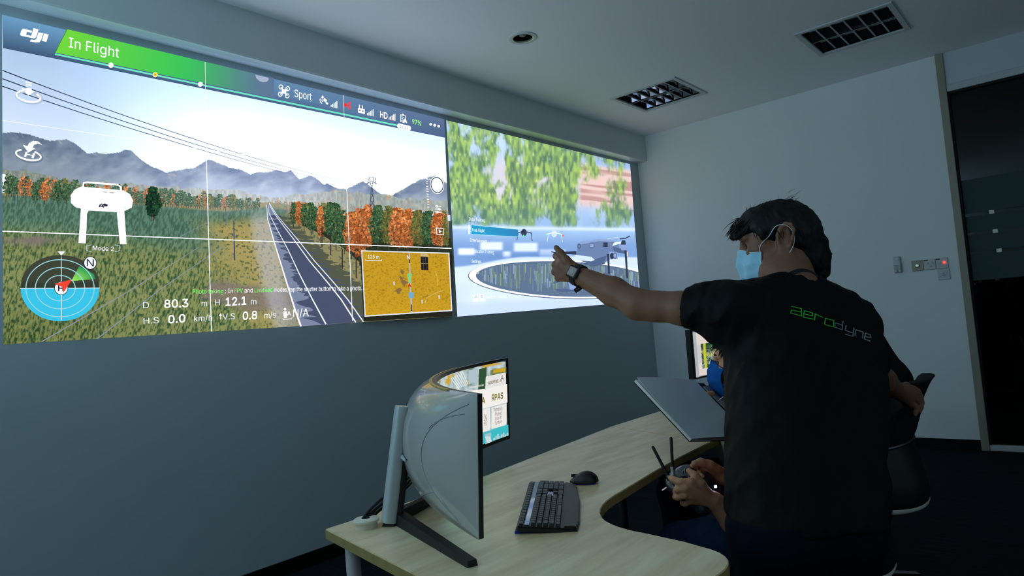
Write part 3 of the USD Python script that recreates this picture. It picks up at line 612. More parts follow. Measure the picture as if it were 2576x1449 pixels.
pic.line([(1096, 682), (1100, 700), (1100, 720)], 1.2, (232, 206, 128)); pic.line([(1069, 762), (1073, 750), (1095, 737), (1114, 731)], 1.4, (232, 206, 128)); pic.line([(1095, 737), (1104, 748)], 1, (232, 206, 128))
for x, y_ in ((991, 713), (1061.5, 759), (1104.5, 747.5)): pic.line([(x, y_ - 4.5), (x + .6, y_ + 4.5)], 3.6, (226, 230, 238))
pic.poly([(1024.5, 688), (1036.5, 688.5), (1032, 714), (1028, 714)], (140, 226, 150)); pic.poly([(1030, 711), (1035.5, 723), (1030, 719.5), (1025.5, 722)], (232, 50, 44)); pic.poly([(1028.5, 735), (1040, 735.5), (1040.5, 749.5), (1029, 749.5)], (122, 186, 226))
pic.text('125 m', (925, 650), (954, 651), 9, WHT, True); pic.line([(918.5, 651), (919, 655), (960.5, 656), (960.5, 652)], 2, WHT); pic.text('N', (1023.5, 652), (1031, 652.3), 9.5, WHT, True)
pic.build('map_inset', 'small yellow aerial map in a white frame')

pic.gain = .66
# ------------------------------------------------------------ the smaller menu picture
s2 = thing('projected_screen', 'smaller projected menu picture of a parked drone before leafy trees', 'screen')
pic = Pic(s2, on_wall, 'projection')
Q2 = [(1122.5, 302.5), (1585, 413), (1611.5, 758.5), (1150.5, 796.5)]
def back2(u, v):
    bg = mixc((190, 212, 238), (150, 178, 222), fbm(u, v, .012, 3, 50)); bg = mixc(bg, (208, 196, 198), sstep(1180, 1260, u) * sstep(360, 420, v - .1 * (u - 1180)) * sstep(560, 500, v) * .7)
    brick = mixc((214, 186, 182), (178, 140, 138), sstep(.4, .7, vnoise(u * .1, v - .12 * u, .12, .17, 51))); bg = mixc(bg, brick, sstep(1452, 1466, u) * sstep(402, 416, v - .12 * (u - 1460)) * sstep(524, 508, v - .14 * (u - 1460)))
    bg = mixc(bg, (150, 172, 214), sstep(1440, 1500, u) * sstep(420, 404, v - .12 * (u - 1460)))
    low = mixc((112, 150, 200), (176, 198, 228), fbm(u, v * .6, .02, 3, 52)); bg = mixc(bg, low, sstep(500, 560, v))
    lf = fbm(u + 20 * vnoise(u, v, .03, .03, 60), v * .55, .034, 5, 53); lf2 = vnoise(u, v, .13, .05, 54); dens = lf + .22 * (lf2 - .5)
    cols = sum(np.exp(-((u - c) / w) ** 2) * k for c, w, k in ((1160, 42, .30), (1216, 26, .12), (1290, 58, .32), (1420, 50, .32), (1352, 26, .2), (1550, 34, .26)))
    cols = cols * sstep(610, 545, v + 20 * lf2) - .30 * sstep(1240, 1256, u) * sstep(1278, 1262, u) * sstep(470, 420, v)
    k = sstep(.44, .68, dens + cols * 1.15 - .10 + .16 * (vnoise(u, v, .30, .10, 61) - .5))
    leaf = mixc((78, 112, 84), (150, 184, 92), sstep(.30, .70, vnoise(u, v, .22, .075, 55) * .6 + .4 * lf2)); leaf = mixc(leaf, (206, 222, 140), sstep(.60, .9, vnoise(u, v, .26, .09, 56)) * .75); leaf = mixc(leaf, (84, 120, 130), sstep(480, 590, v) * .45)
    bg = mixc(bg, leaf, k * .92)
    rail = mixc((150, 182, 222), (112, 146, 196), sstep(575, 625, v)); bg = mixc(bg, rail, sstep(560, 577, v - .02 * (u - 1150)) * .9)
    bg = mixc(bg, (214, 228, 246), np.exp(-((v - 572 - .012 * (u - 1150)) / 5) ** 2) * .7)
    for a, b, c_, d, s in ((1155, 1192, 626, 640, 1), (1210, 1262, 610, 628, .85), (1295, 1350, 612, 632, .8), (1268, 1282, 634, 646, 1), (1360, 1420, 628, 648, .5), (1420, 1460, 640, 652, .4)):
        bg = mixc(bg, (228, 236, 250), sstep(a - 8, a + 4, u) * sstep(b + 8, b - 4, u) * sstep(c_ - 5, c_ + 3, v) * sstep(d + 5, d - 3, v) * s)
    bg = mixc(bg, (70, 108, 172), np.exp(-(((u - 1340) / 120) ** 2 + ((v - 648) / 11) ** 2)) * .5)
    tb = mixc((188, 206, 240), (204, 220, 244), vnoise(u, v, .02, .05, 57)); edge = 672 - 26 * sstep(1130, 1330, u) + .012 * np.maximum(u - 1330, 0) - 2 * (u > 1400)
    bg = mixc(bg, tb, sstep(-3, 3, v - edge)); bg = mixc(bg, (166, 184, 236), sstep(752, 775, v + .05 * (u - 1150)) * .4)
    return np.clip(bg, 0, 255)
pic.gain = .64
pic.grid(Q2, 300, 220, back2)
E2 = (1400, 700)
pic.disc((1408, 700), 230, 46, (146, 164, 196), 60, rot=.03) if False else None
def ell(cx, cy, rx, ry, n=70, a0=0, a1=2 * np.pi, rot=0.04): a = np.linspace(a0, a1, n); p = np.stack([rx * np.cos(a), ry * np.sin(a)], 1); c, s = math.cos(rot), math.sin(rot); return p @ np.array([[c, s], [-s, c]]) + (cx, cy)
clip2 = sg.Polygon(Q2).buffer(-.2)
pic.poly(sg.Polygon(ell(1418, 703, 241, 49)).intersection(clip2), (232, 234, 246)); pic.poly(sg.Polygon(ell(1418, 703, 241, 49)).difference(sg.Polygon(ell(1418, 702, 239, 48))).intersection(clip2), (80, 90, 112))
inner = sg.Polygon(ell(1420, 702, 223, 44)).intersection(clip2); pic.poly(inner, (84, 104, 130))
for i in range(260):
    x = 1195 + 416 * rng.random(); y0 = 652 + 55 * rng.random(); hh = 14 + 40 * rng.random(); g = sg.Polygon([(x, y0), (x + 1.5 + 3 * rng.random(), y0), (x + 2.6, y0 + hh), (x + .6, y0 + hh)]).intersection(sg.Polygon(ell(1420, 700, 216, 38)).intersection(clip2))
    if not g.is_empty and g.geom_type == 'Polygon': pic.poly(g, [(104, 128, 116), (92, 116, 112), (122, 142, 126), (96, 118, 148), (124, 146, 172)][rng.integers(5)])
pic.build('menu_backdrop', 'blurred trees, glass rail and round table of the menu picture')
# the parked drone
D1, D2, D3, D4 = (72, 90, 124), (96, 116, 156), (126, 148, 190), (44, 54, 76)
def J(x, y): return (1100 + x / 2.787, 280 + y / 2.787)
pic.poly([J(985, 925), J(1010, 912), J(1130, 895), J(1215, 900), J(1270, 930), J(1280, 985), J(1215, 1005), J(1190, 1050), J(1165, 1072), J(1090, 1078), J(1010, 1050), J(975, 1000)], D2)
pic.poly([J(985, 925), J(1010, 912), J(1130, 895), J(1215, 900), J(1240, 915), J(1130, 910), J(1000, 935)], D3); pic.poly([J(985, 1010), J(1100, 1040), J(1190, 1010), J(1165, 1072), J(1090, 1078), J(1010, 1050)], D1)
pic.ring(J(995, 945), 4, 6, 1.2, D4, 20); pic.poly([J(1070, 930), J(1098, 930), J(1098, 952), J(1070, 952)], D3); pic.line([J(1070, 930), J(1098, 930), J(1098, 952), J(1070, 952), J(1070, 930)], 1, D4)
pic.poly([J(1165, 920), J(1195, 920), J(1195, 950), J(1165, 950)], D4); pic.poly([J(1230, 950), J(1300, 965), J(1325, 975), J(1320, 1000), J(1240, 985)], D1)
pic.poly([J(1285, 935), J(1322, 935), J(1325, 975), J(1290, 975)], D3); pic.poly([J(1285, 935), J(1295, 905), J(1318, 905), J(1322, 935)], D4); pic.line([J(1280, 895), J(1320, 890), J(1352, 874)], 2.6, D4); pic.poly([J(1225, 945), J(1240, 920), J(1285, 912), J(1290, 925)], (206, 220, 244)); pic.line([J(1190, 895), J(1270, 882)], 1.8, (170, 190, 220))
pic.poly([J(1312, 975), J(1328, 975), J(1338, 1172), J(1326, 1168)], D4); pic.poly([J(1190, 1000), J(1206, 1000), J(1210, 1142), J(1198, 1138)], D4); pic.line([J(1332, 985), J(1333, 1018)], 3, (255, 120, 110)); pic.line([J(1332, 988), J(1333, 1015)], 1.4, (255, 226, 210))
pic.poly([J(1205, 985), J(1258, 985), J(1266, 1035), J(1208, 1040)], D3); pic.disc(J(1225, 1015), 5, 8, D4); pic.disc(J(1246, 1012), 5, 8, D1); pic.disc(J(1246, 1012), 3.4, 5.6, D3)
pic.poly([J(960, 1005), J(1080, 1020), J(1104, 1042), J(1080, 1052), J(990, 1045)], (190, 208, 240)); pic.line([J(800, 985), J(880, 1000), J(975, 985)], 2.4, D4); pic.poly([J(880, 985), J(975, 980), J(975, 1005), J(900, 1000)], D4)
pic.line([J(1010, 1060), J(1085, 1085), J(1175, 1065)], 3, D1); pic.poly([J(815, 1195), J(870, 1180), J(880, 1190), J(815, 1210)], D1); pic.poly([J(815, 1245), J(1000, 1250), J(1010, 1262), J(860, 1265)], D1); pic.poly([J(920, 1200), J(990, 1205), J(1000, 1252), J(930, 1250)], D3)
pic.line([J(1165, 1135), J(1205, 1145)], 3, D1)
pic.build('parked_drone', 'dark blue folding drone on the table of the menu picture')
for x, y in ((608, 850), (820, 858)):
    pic.disc(J(x, y), 7, 9, D4 if x < 700 else (190, 206, 232)); pic.line([J(x - 55, y + 5), J(x, y - 10), J(x + 55, y + 5)], 2.4, D4 if x < 700 else (206, 220, 240)); pic.line([J(x - 40, y + 5), J(x - 50, y + 55)], 1.6, D4 if x < 700 else (196, 212, 236)); pic.line([J(x + 50, y + 5), J(x + 58, y + 60)], 1.6, D4 if x < 700 else (196, 212, 236))
    pic.build('hovering_drone')
pic.disc(J(606, 873), 1.8, 3, (70, 240, 130)); pic.build('drone_light'); pic.disc(J(882, 872), 1.8, 2.4, (255, 80, 80)); pic.build('drone_light'); pic.disc(J(762, 862), 1.6, 2, (100, 240, 150)); pic.build('drone_light')
MW = (232, 240, 250)
pic.fan([J(238, 797), J(566, 828), J(566, 880), J(238, 862)], [(34, 140, 178), (48, 118, 168), (44, 118, 170), (40, 150, 190)]); pic.line([J(238, 797), J(566, 828), J(566, 880), J(238, 862), J(238, 797)], 1.2, (150, 206, 232)); pic.line([J(223, 798), J(224, 860)], 3.6, (246, 250, 255)); pic.build('menu_highlight', 'blue bar behind the chosen menu line')
for s, a, b, h in (('Skills Training', (222, 765), (334, 776), 8), ('Free Flight', (245, 842), (331, 848), 8), ('Entertainment', (231, 912), (350, 922), 8), ('Application Training', (240, 990), (397, 998), 8), ('Settings', (241, 1062), (306, 1064), 8), ('About', (247, 1140), (292, 1140), 8), ('Exit', (251, 1214), (280, 1213), 8)):
    pic.text(s, J(*a), J(*b), h, MW if s not in ('About', 'Exit') else (216, 226, 244)); pic.build('menu_words')
pic.poly([J(252, 1285), J(284, 1283), J(290, 1332), J(252, 1335)], (234, 240, 250)); pic.poly([J(296, 1283), J(326, 1281), J(335, 1330), J(297, 1332)], (234, 240, 250)); pic.text('W', J(260, 1310), J(279, 1309), 7, (120, 132, 160)); pic.text('S', J(306, 1308), J(319, 1307), 7, (120, 132, 160)); pic.build('key_icons')
pic.text('Switch Options', J(342, 1312), J(485, 1306), 7, (220, 230, 246))
pic.build('key_hint_words')
# ------------------------------------------------------------ ceiling lamps
def troffer(x, y, label):
    t = thing('ceiling_light', label, 'ceiling light', (x, y, H), group=None)
    r, q = LS + .028, LS - .004
    fr = m3.Manifold.cube((2 * r, 2 * r, .012)).translate((-r, -r, -.008)) - m3.Manifold.cube((2 * q, 2 * q, .1)).translate((-q, -q, -.05))
    obj('frame', fr, 'fixture_frame', t, label='white lamp frame')
    o, dep = LS - .002, .092
    hs = m3.Manifold.cube((2 * o, 2 * o, dep)).translate((-o, -o, .004)) - m3.Manifold.cube((2 * o - .008, 2 * o - .008, dep)).translate((-o + .004, -o + .004, 0))
    obj('housing', hs, 'dark_metal', t)
    lo = LS - .008
    for s in (-1, 1):
        yc = s * lo / 2; hw = lo / 2 - .006
        a = np.linspace(-1, 1, 15); prof = np.stack([yc + hw * a, .012 + .066 * (1 - np.abs(a) ** 2.2)], 1)
        V = np.vstack([np.c_[np.full(15, -lo), prof], np.c_[np.full(15, lo), prof]]); F = []
        for i in range(14): F += [[i, i + 1, 15 + i + 1], [i, 15 + i + 1, 15 + i]]
        up = V + (0, 0, .002); F = np.array(F); V2 = np.vstack([V, up]); F2 = np.vstack([F, F[:, ::-1] + 30])
        obj('reflector', trimesh.Trimesh(V2, F2, process=False), 'reflector', t, smooth=40)
        obj('fluorescent_tube', cyl((-lo + .02, yc, .05), (lo - .02, yc, .05), .013, 16), 'tube_glass', t, smooth=30)
        for k in range(6):
            xc = -lo + 2 * lo * (k + .5) / 6 + lo / 6
            if k == 5: continue
            bl = sg.Polygon([(-hw, .004), (hw, .004), (hw, .014), (hw * .55, .040), (0, .032), (-hw * .55, .040), (-hw, .014)])
            e = trimesh.creation.extrude_polygon(bl, .012, engine='earcut'); M = np.eye(4); M[:3, :3] = np.array([[0, 0, 1], [1, 0, 0], [0, 1, 0]]).T[[0, 1, 2]]
            v = e.vertices; e = trimesh.Trimesh(np.stack([v[:, 2] + xc - .006, v[:, 0] + yc, v[:, 1]], 1), e.faces, process=False)
            obj('louvre_blade', e, 'louvre_metal', t)
    obj('divider', box((-lo, -.006, .002), (lo, .006, .03), .001), 'louvre_metal', t)
    return t
troffer(*LAMPS[0], 'square louvred ceiling light over the room corner, its mirrors reflecting the projected pictures')
troffer(*LAMPS[1], 'square louvred ceiling light nearest the glass door')
t = thing('downlight', 'round recessed downlight with a pale ring in the ceiling', 'ceiling light', (*SPOT, H))
obj('ring', lathe([(SR - .004, .004), (SR - .004, -.004), (SR + .004, -.007), (SR + .018, -.004), (SR + .02, .0), (SR - .004, .004)], 48), 'fixture_frame', t, smooth=40)
obj('inner_rim', lathe([(SR - .0085, .006), (SR - .009, -.004), (SR - .003, -.0055), (SR - .003, .006), (SR - .0085, .006)], 48), 'brass_trim', t, smooth=40)
obj('can', lathe([(SR - .004, 0), (SR - .006, .06), (SR - .02, .094), (0, .095), (0, .097), (SR - .019, .096), (SR - .002, .06), (SR - .002, 0), (SR - .004, 0)], 48), 'dark_metal', t, smooth=40)
obj('bulb', moved(lathe([(0, 0), (.016, .002), (.026, .014), (.028, .03), (.02, .05), (.013, .06), (.013, .08), (0, .08)], 24), roty(.35), (-.012, .005, .012)), 'grey_plastic', t, smooth=40)
obj('socket', cyl((-.05, 0, .07), (.02, 0, .075), .012, 12), 'grey_plastic', t)

# ------------------------------------------------------------ things on the end wall
a, b = B(2247, 646), B(2270, 685)
t = thing('remote_control', 'pale air-conditioner remote in its holder on the end wall', 'remote control', ((a[0] + b[0]) / 2, 0, (a[2] + b[2]) / 2))
w, h = .0245, .066
obj('holder', box((-w - .003, -.020, -h * 1.0), (w + .003, 0, .004), .003), 'warm_plate', t)
obj('body', box((-w, -.027, -h), (w, -.003, h), .006), 'satin_white', t, smooth=30)
obj('screen', box((-w * .66, -.0285, h * .42), (w * .66, -.026, h * .86), .0008), 'lcd', t)
for r_ in range(4):
    for c_ in range(3): obj('button', box((-.016 + c_ * .0115, -.0285, -.012 - r_ * .011), (-.007 + c_ * .0115, -.026, -.005 - r_ * .011), .0008), 'grey_plastic', t)
obj('logo_strip', box((-.008, -.0284, -h * .84), (.008, -.026, -h * .77), .0005), 'dark_gap', t)
def plate(u0, u1, v0, v1, mat, label, cat='light switch'):
    a, b = B(u0, v0), B(u1, v1); t = thing('wall_switch' if cat != 'socket' else 'wall_socket', label, cat, ((a[0] + b[0]) / 2, 0, (a[2] + b[2]) / 2))
    obj('plate', box((-.042, -.011, -.042), (.042, 0, .042), .003), mat, t); return t
cx = [B(u, v)[0] for u, v in ((2308.5, 668), (2339, 665), (2370, 662))]; zc = B(2340, 665)[2]
def plate_at(x, z, mat, label, cat='light switch'):
    t = thing('wall_switch' if cat != 'socket' else 'wall_socket', label, cat, (x, 0, z)); obj('plate', box((-.0405, -.011, -.042), (.0405, 0, .042), .003), mat, t); return t
xs = [cx[1] - .0825, cx[1], cx[1] + .0825]
t = plate_at(xs[0], zc, 'warm_plate', 'warm grey dimmer plate with a round knob, beside the three-button switch')
obj('knob', moved(lathe([(0, 0), (.014, 0), (.013, .016), (.010, .018), (0, .018)], 24), rotx(math.pi / 2), (0, -.010, 0)), 'brass_trim', t, smooth=30)
t = plate_at(xs[1], zc, 'satin_white', 'white wall switch with three round buttons, between the dimmer and the red-lit switch')
for x, z in ((-.014, .012), (.018, .012), (.002, -.014)): obj('button', moved(lathe([(0, 0), (.009, 0), (.008, .006), (0, .007)], 20), rotx(math.pi / 2), (x, -.010, z)), 'satin_white', t, smooth=30)
obj('tape_label', box((-.036, -.0125, .029), (-.010, -.0105, .036)), 'dark_gap', t)
t = plate_at(xs[2], zc, 'satin_white', 'white wall switch with a glowing red lamp')
obj('button', moved(lathe([(0, 0), (.009, 0), (.008, .006), (0, .007)], 20), rotx(math.pi / 2), (-.010, -.010, .002)), 'satin_white', t, smooth=30)
obj('lamp', moved(lathe([(0, 0), (.008, 0), (.007, .006), (0, .007)], 20), rotx(math.pi / 2), (.016, -.010, .004)), 'red_lamp', t, label='small glowing red lamp')
obj('tape_label', box((-.036, -.0125, .029), (-.012, -.0105, .035)), 'dark_gap', t)
t = plate_at(xs[2] + .004, zc - .088, 'fascia', 'blank-looking white socket plate under the red-lit switch', 'socket')
obj('inset', box((-.026, -.0125, -.026), (.026, -.010, .026), .001), 'fascia', t)
for x, z in ((0, .009), (-.006, -.006), (.006, -.006)): obj('slot', box((x - .002, -.0132, z - .003), (x + .002, -.0115, z + .003)), 'dark_gap', t)

# ------------------------------------------------------------ desks
DZ, DT = 0.74, 0.025
def desk(name, outline, label, legs, mats):
    t = thing(name, label, 'desk')
    o = np.array(outline); g = sg.Polygon(o)
    if not g.exterior.is_ccw: o = o[::-1]
    obj('desktop', prism(o, DZ - DT + .002, DZ, .0015), 'desk_laminate', t, label='pale wood-grain desktop')
    ring = sg.Polygon(o).buffer(.0008, join_style=1).difference(sg.Polygon(o).buffer(-.0012, join_style=1))
    e = trimesh.creation.extrude_polygon(ring, DT - .0025, engine='earcut'); e.apply_translation((0, 0, DZ - DT)); obj('edge_band', e, 'edge_band', t, label='darker wood edge band')
    for (x, y), mt in zip(legs, mats):
        obj('leg', tube([(x, y, .0), (x, y, .02), (x, y, DZ - DT + .002)], [.022, .0185, .0185], 20), mt, t, smooth=40)
    return t
def arc_pts(p0, c, p1, n=9):
    p0, c, p1 = map(np.array, (p0, c, p1)); tt = np.linspace(0, 1, n)[:, None]; return ((1 - tt) ** 2 * p0 + 2 * tt * (1 - tt) * c + tt ** 2 * p1).tolist()
o1 = [(1.83, -5.135), (1.835, -4.60), (1.712, -3.552), (2.287, -3.79)] + [(2.30, -4.05)] + [(2.322, -4.27)] + arc_pts((2.352, -4.51), (2.372, -4.80), (2.60, -4.808), 12) + [(2.70, -4.822)] + arc_pts((2.74, -4.833), (2.845, -4.85), (2.836, -4.96), 8) + [(2.80, -5.348)]
desk('desk', o1, 'pale L-shaped desk under the curved monitor, nearest the camera', [(1.925, -5.122), (2.72, -5.27), (1.84, -3.72)], ['leg_paint', 'leg_paint', 'matte_black'])  # third leg blackened to stand for the shade under the desk
o2 = [(1.712, -3.546), (1.712, -2.25), (2.284, -2.25), (2.287, -3.784)]
d2 = desk('desk', o2, 'second pale desk beyond the seam, mostly hidden behind the binder and the people', [(1.80, -2.34), (2.20, -2.34)], ['leg_paint', 'leg_paint'])
obj('side_panel', box((2.235, -3.62, 0), (2.265, -3.55, DZ - DT), .003), 'matte_black', d2, label='black end upright under the far desk corner')

# ------------------------------------------------------------ the curved monitor
mN0, mN1, mF0, mF1 = P(1217, 1354, 1.42), P(1213, 990, 1.42), P(1283.5, 1103, 2.58), P(1278.5, 900, 2.58)
NX = unit((mN0 - mF0)[:2]); nrm = np.array([-NX[1], NX[0]]); nrm = nrm if nrm @ RIGHT[:2] > 0 else -nrm; SAG = .175
def panel(s, z, out=0.0):
    """s: 0 near end - 1 far end; z: 0 bottom - 1 top; out: towards the back."""
    s, z = np.asarray(s, float)[..., None], np.asarray(z, float)[..., None]
    b = mN0 * (1 - s) + mF0 * s; t_ = mN1 * (1 - s) + mF1 * s; p = b * (1 - z) + t_ * z
    back = -np.r_[nrm, 0]
    q = 2 * s - 1
    return p + back * SAG * (1 - np.abs(q) ** 2.1) + (back + np.r_[NX, 0] * (-.75 * q)) / np.sqrt(1 + .56 * q * q) * np.asarray(out)[..., None]
ns, nz = 61, 33
S, Zz = np.meshgrid(np.linspace(0, 1, ns), np.linspace(0, 1, nz))
def sheet(out0, out1, s0=0.0, s1=1.0, z0=0.0, z1=1.0):
    s, z = s0 + (s1 - s0) * S, z0 + (z1 - z0) * Zz
    A = panel(s, z, np.broadcast_to(out0, s.shape)).reshape(-1, 3); Bk = panel(s, z, np.broadcast_to(out1, s.shape)).reshape(-1, 3); n = ns * nz
    i = np.arange(n).reshape(nz, ns)
    q = np.vstack([np.stack([i[:-1, :-1], i[:-1, 1:], i[1:, 1:]], -1).reshape(-1, 3), np.stack([i[:-1, :-1], i[1:, 1:], i[1:, :-1]], -1).reshape(-1, 3)])
    F = [q, q[:, ::-1] + n]
    for e in (i[0], i[-1][::-1], i[:, 0][::-1], i[:, -1]):
        F += [np.stack([e[1:], e[:-1], e[:-1] + n], 1), np.stack([e[1:], e[:-1] + n, e[1:] + n], 1)]
    mm = trimesh.Trimesh(np.vstack([A, Bk]), np.vstack(F), process=False); mm.fix_normals(); return mm
def bulge(s, z): return .013 + .092 * np.clip(1 - np.abs(2 * z - 1) ** 2.2, 0, 1) ** .62 * np.clip(np.sin(np.pi * s), 0, 1) ** .75
mon = thing('curved_monitor', 'large curved monitor with a glossy white back and black splayed stand on the desk', 'monitor')
obj('back_shell', sheet(.0115, bulge(S, Zz)), 'gloss_white', mon, smooth=50, label='glossy white domed back shell')
obj('bezel', sheet(0.0, .0115), 'black_plastic', mon, smooth=30, label='black screen slab and bezel')
obj('painted_reflection', sheet(.0116, .019, .12, .72, .995, 1.004), 'yellow_reflection', mon, smooth=30, label='yellow strip painted in for the map reflection along the top of the shell')  # yellow map reflection on the top edge, put in as colour
def on_shell(pts, lift=.0006): s, z = np.array(pts, float).T; return panel(s, z, bulge(s, z) + lift)
def groove(pts, r=.0011, mat='grey_plastic', n=26): obj('shell_seam', tube(on_shell(curve(np.c_[np.array(pts), np.zeros(len(pts))], n)[:, :2], .0002), r, 6), mat, mon, smooth=True)
groove([(.02, .93), (.10, .80), (.16, .60), (.16, .40), (.12, .22), (.06, .10)]); groove([(.14, .72), (.07, .83), (.03, .86)]); groove([(.13, .24), (.24, .10), (.26, .07)]); groove([(.10, .20), (.05, .06)])
groove([(.60, .78), (.50, .80), (.42, .78)], .0022, 'dark_gap', 14); groove([(.55, .56), (.45, .50), (.36, .44), (.26, .40)], .0016, 'dark_gap', 18)
obj('button_tab', tube(on_shell([(.36, .415), (.33, .400), (.295, .39), (.27, .39)], .001), [.004, .007, .007, .004], 8), 'satin_white', mon, smooth=True)
ring = np.linspace(0, 2 * np.pi, 41); obj('light_ring', tube(on_shell(np.c_[.52 + .06 * np.cos(ring), .60 + .17 * np.sin(ring)], .001), .0022, 6), 'satin_white', mon, smooth=True)
# stand
hub = T(1000, 1312); top = P(1019, 1022, 1.80)
leg1, leg2 = T(1189, 1426), hub + (T(1090, 1262) - hub) * 1.9
def bar(p, q, wdt, h0, h1, r=.004):
    d = unit((q - p) * (1, 1, 0)); n_ = np.array([-d[1], d[0], 0]) ; pts = []
    for e, hh, ww in ((p, h0, wdt), (q, h1, wdt * .72)):
        for sx in (-1, 1):
            pts += [e + n_ * sx * ww, e + n_ * sx * ww * .8 + (0, 0, hh)]
    return trimesh.convex.convex_hull(np.array(pts))
obj('stand_leg', bar(hub, leg1, .017, .030, .014), 'matte_black', mon, label='long black front foot'); obj('stand_leg', bar(hub, leg2, .017, .030, .014), 'matte_black', mon)
heel = T(979, 1323); obj('stand_hub', trimesh.convex.convex_hull(np.array([p + q for p in (hub, heel) for q in ((.02, 0, 0), (-.012, .012, 0), (-.012, -.014, 0), (0, 0, .036), (.012, .006, .03))])), 'matte_black', mon)
colb = (hub + heel) / 2 + (0, 0, .022); ax = unit(top - colb); wd = unit(FWD * (1, 1, 0) * .8 - RIGHT * .25 * (1, 1, 0)); dp = unit(np.cross(ax, wd))
def column(off, w_, d_, l0, l1, cut=0.0):
    a = np.linspace(0, 2 * np.pi, 28, endpoint=False); V = []
    for l, k in ((l0, 1.0), (l0 + .01, 1.0), (l1 - .012, .93), (l1, .86)):
        for t_ in a: V.append(colb + ax * (l + cut * math.cos(t_) * (l > .1)) + wd * w_ * k * np.sign(math.sin(t_)) * abs(math.sin(t_)) ** .7 + dp * (off + d_ * k * np.sign(math.cos(t_)) * abs(math.cos(t_)) ** .7))
    return trimesh.convex.convex_hull(np.array(V))
Lc = np.linalg.norm(top - colb)
sgn = 1.0 if dp @ RIGHT > 0 else -1.0
obj('stand_column', column(-sgn * .008, .030, .020, -.015, Lc), 'satin_white', mon, smooth=35, label='white upright of the stand'); obj('column_back', column(sgn * .014, .026, .012, -.018, Lc - .02), 'matte_black', mon, smooth=35, label='black inner side of the upright')
arm0 = colb + ax * (Lc * .72) + dp * sgn * .02; arm1 = panel(.43, .55, .07); obj('mount_arm', tube([arm0, arm0 * .5 + arm1 * .5, arm1], [.024, .028, .036], 16), 'black_plastic', mon, smooth=30)
# what the monitor shows
from scipy.interpolate import LinearNDInterpolator, NearestNDInterpolator
gs, gz = np.meshgrid(np.linspace(.3, 1, 71), np.linspace(0, 1, 41)); gp = panel(gs, gz, gs * 0 - .0006).reshape(-1, 3) - CAM; gd = gp @ FWD
gpx = np.stack([PX + FPX * (gp @ RIGHT) / gd, PY + FPX * (gp @ DOWN) / gd], 1)
inv = LinearNDInterpolator(gpx, np.stack([gs.ravel(), gz.ravel()], 1))
near_ = NearestNDInterpolator(gpx, np.stack([gs.ravel(), gz.ravel()], 1))
def on_monitor(x, y, lift):
    sz = inv(np.stack([x, y], 1)); bad = np.isnan(sz).any(1); sz[bad] = near_(np.stack([x, y], 1)[bad]) if bad.any() else 0; return panel(np.clip(sz[:, 0], .3, .985), np.clip(sz[:, 1], .05, .97), -lift * 6 + 0 * x)
mp = Pic(mon, on_monitor, 'display', .00002, 7.0)
def scr(x, y, lift): return panel(x, y, -lift * 6 + 0 * x)
dp_ = Pic(mon, scr, 'display', .00001)
def deskpic(s, z):
    st = vnoise(s, z, 60, 9, 71); g = mixc((150, 176, 184), (214, 224, 222), st); g = mixc(g, (72, 96, 60), sstep(.55, .7, fbm(s, z, 14, 4, 72)) * sstep(.55, .7, z) * .8); g = mixc(g, (206, 168, 60), sstep(.66, .74, fbm(s, z, 20, 3, 73)) * sstep(.75, .85, z)); return mixc(g, (60, 186, 196), sstep(.22, .16, z))
dp_.grid([(.02, .965), (.985, .965), (.985, .055), (.02, .055)], 150, 50, deskpic)
dp_.build('display_picture', 'bright desktop picture on the curved screen')
WH = (246, 242, 236)
def N_(x, y): return (800 + x / 2.4607, 860 + y / 2.4607)
mp.poly([N_(870, 150), N_(1000, 112), N_(1168, 106), N_(1168, 122), N_(1000, 132), N_(870, 168)], (52, 84, 136))
for k in range(16): mp.line([N_(1035 + 8 * k, 131 - k * 1.2), N_(1038 + 8 * k, 136 - k * 1.2)], 2.0, (210, 220, 236))
for k in range(7): mp.line([N_(815 + 12 * k, 225 - k * 7), N_(868 + 9 * k, 292 - 5 * k)], 2.0, (236, 240, 240)); 
mp.poly([N_(925, 175), N_(985, 165), N_(985, 250), N_(925, 262)], (176, 196, 206)); mp.poly([N_(990, 170), N_(1038, 156), N_(1034, 300), N_(985, 300)], (52, 84, 58))
mp.poly([N_(1062, 175), N_(1160, 156), N_(1160, 200), N_(1062, 205)], (120, 134, 90)); mp.poly([N_(1080, 172), N_(1155, 160), N_(1150, 186), N_(1080, 192)], (206, 164, 40))
mp.poly([N_(1032, 215), N_(1150, 190), N_(1157, 196), N_(1157, 262), N_(1028, 292)], (232, 230, 226)); mp.text('ACRONYMS', N_(1046, 266), N_(1110, 251), 8, (110, 98, 40), True)
for l in (((1118, 250), (1135, 206), (1146, 240)), ((1118, 250), (1136, 226), (1146, 240)), ((1126, 228), (1142, 224)), ((1130, 252), (1135, 206))): mp.line([N_(*q) for q in l], .8, (90, 92, 100))
mp.text('Unmanned Aircraft', N_(925, 290), N_(1018, 272), 5, (238, 236, 220), True); 
mp.poly([N_(918, 302), N_(1028, 292), N_(1166, 260), N_(1166, 375), N_(1022, 412), N_(1000, 416), N_(1000, 320)], WH); mp.text('RPAS', N_(1068, 366), N_(1139, 350), 15.5, (120, 104, 30), True); mp.text('A', N_(1003, 383), N_(1027, 379), 15.5, (120, 104, 30), True)
mp.poly([N_(1066, 408), N_(1160, 380), N_(1157, 508), N_(1150, 516), N_(1066, 540)], (238, 236, 232)); mp.poly([N_(1005, 420), N_(1055, 408), N_(1055, 548), N_(1008, 560)], (238, 236, 232))
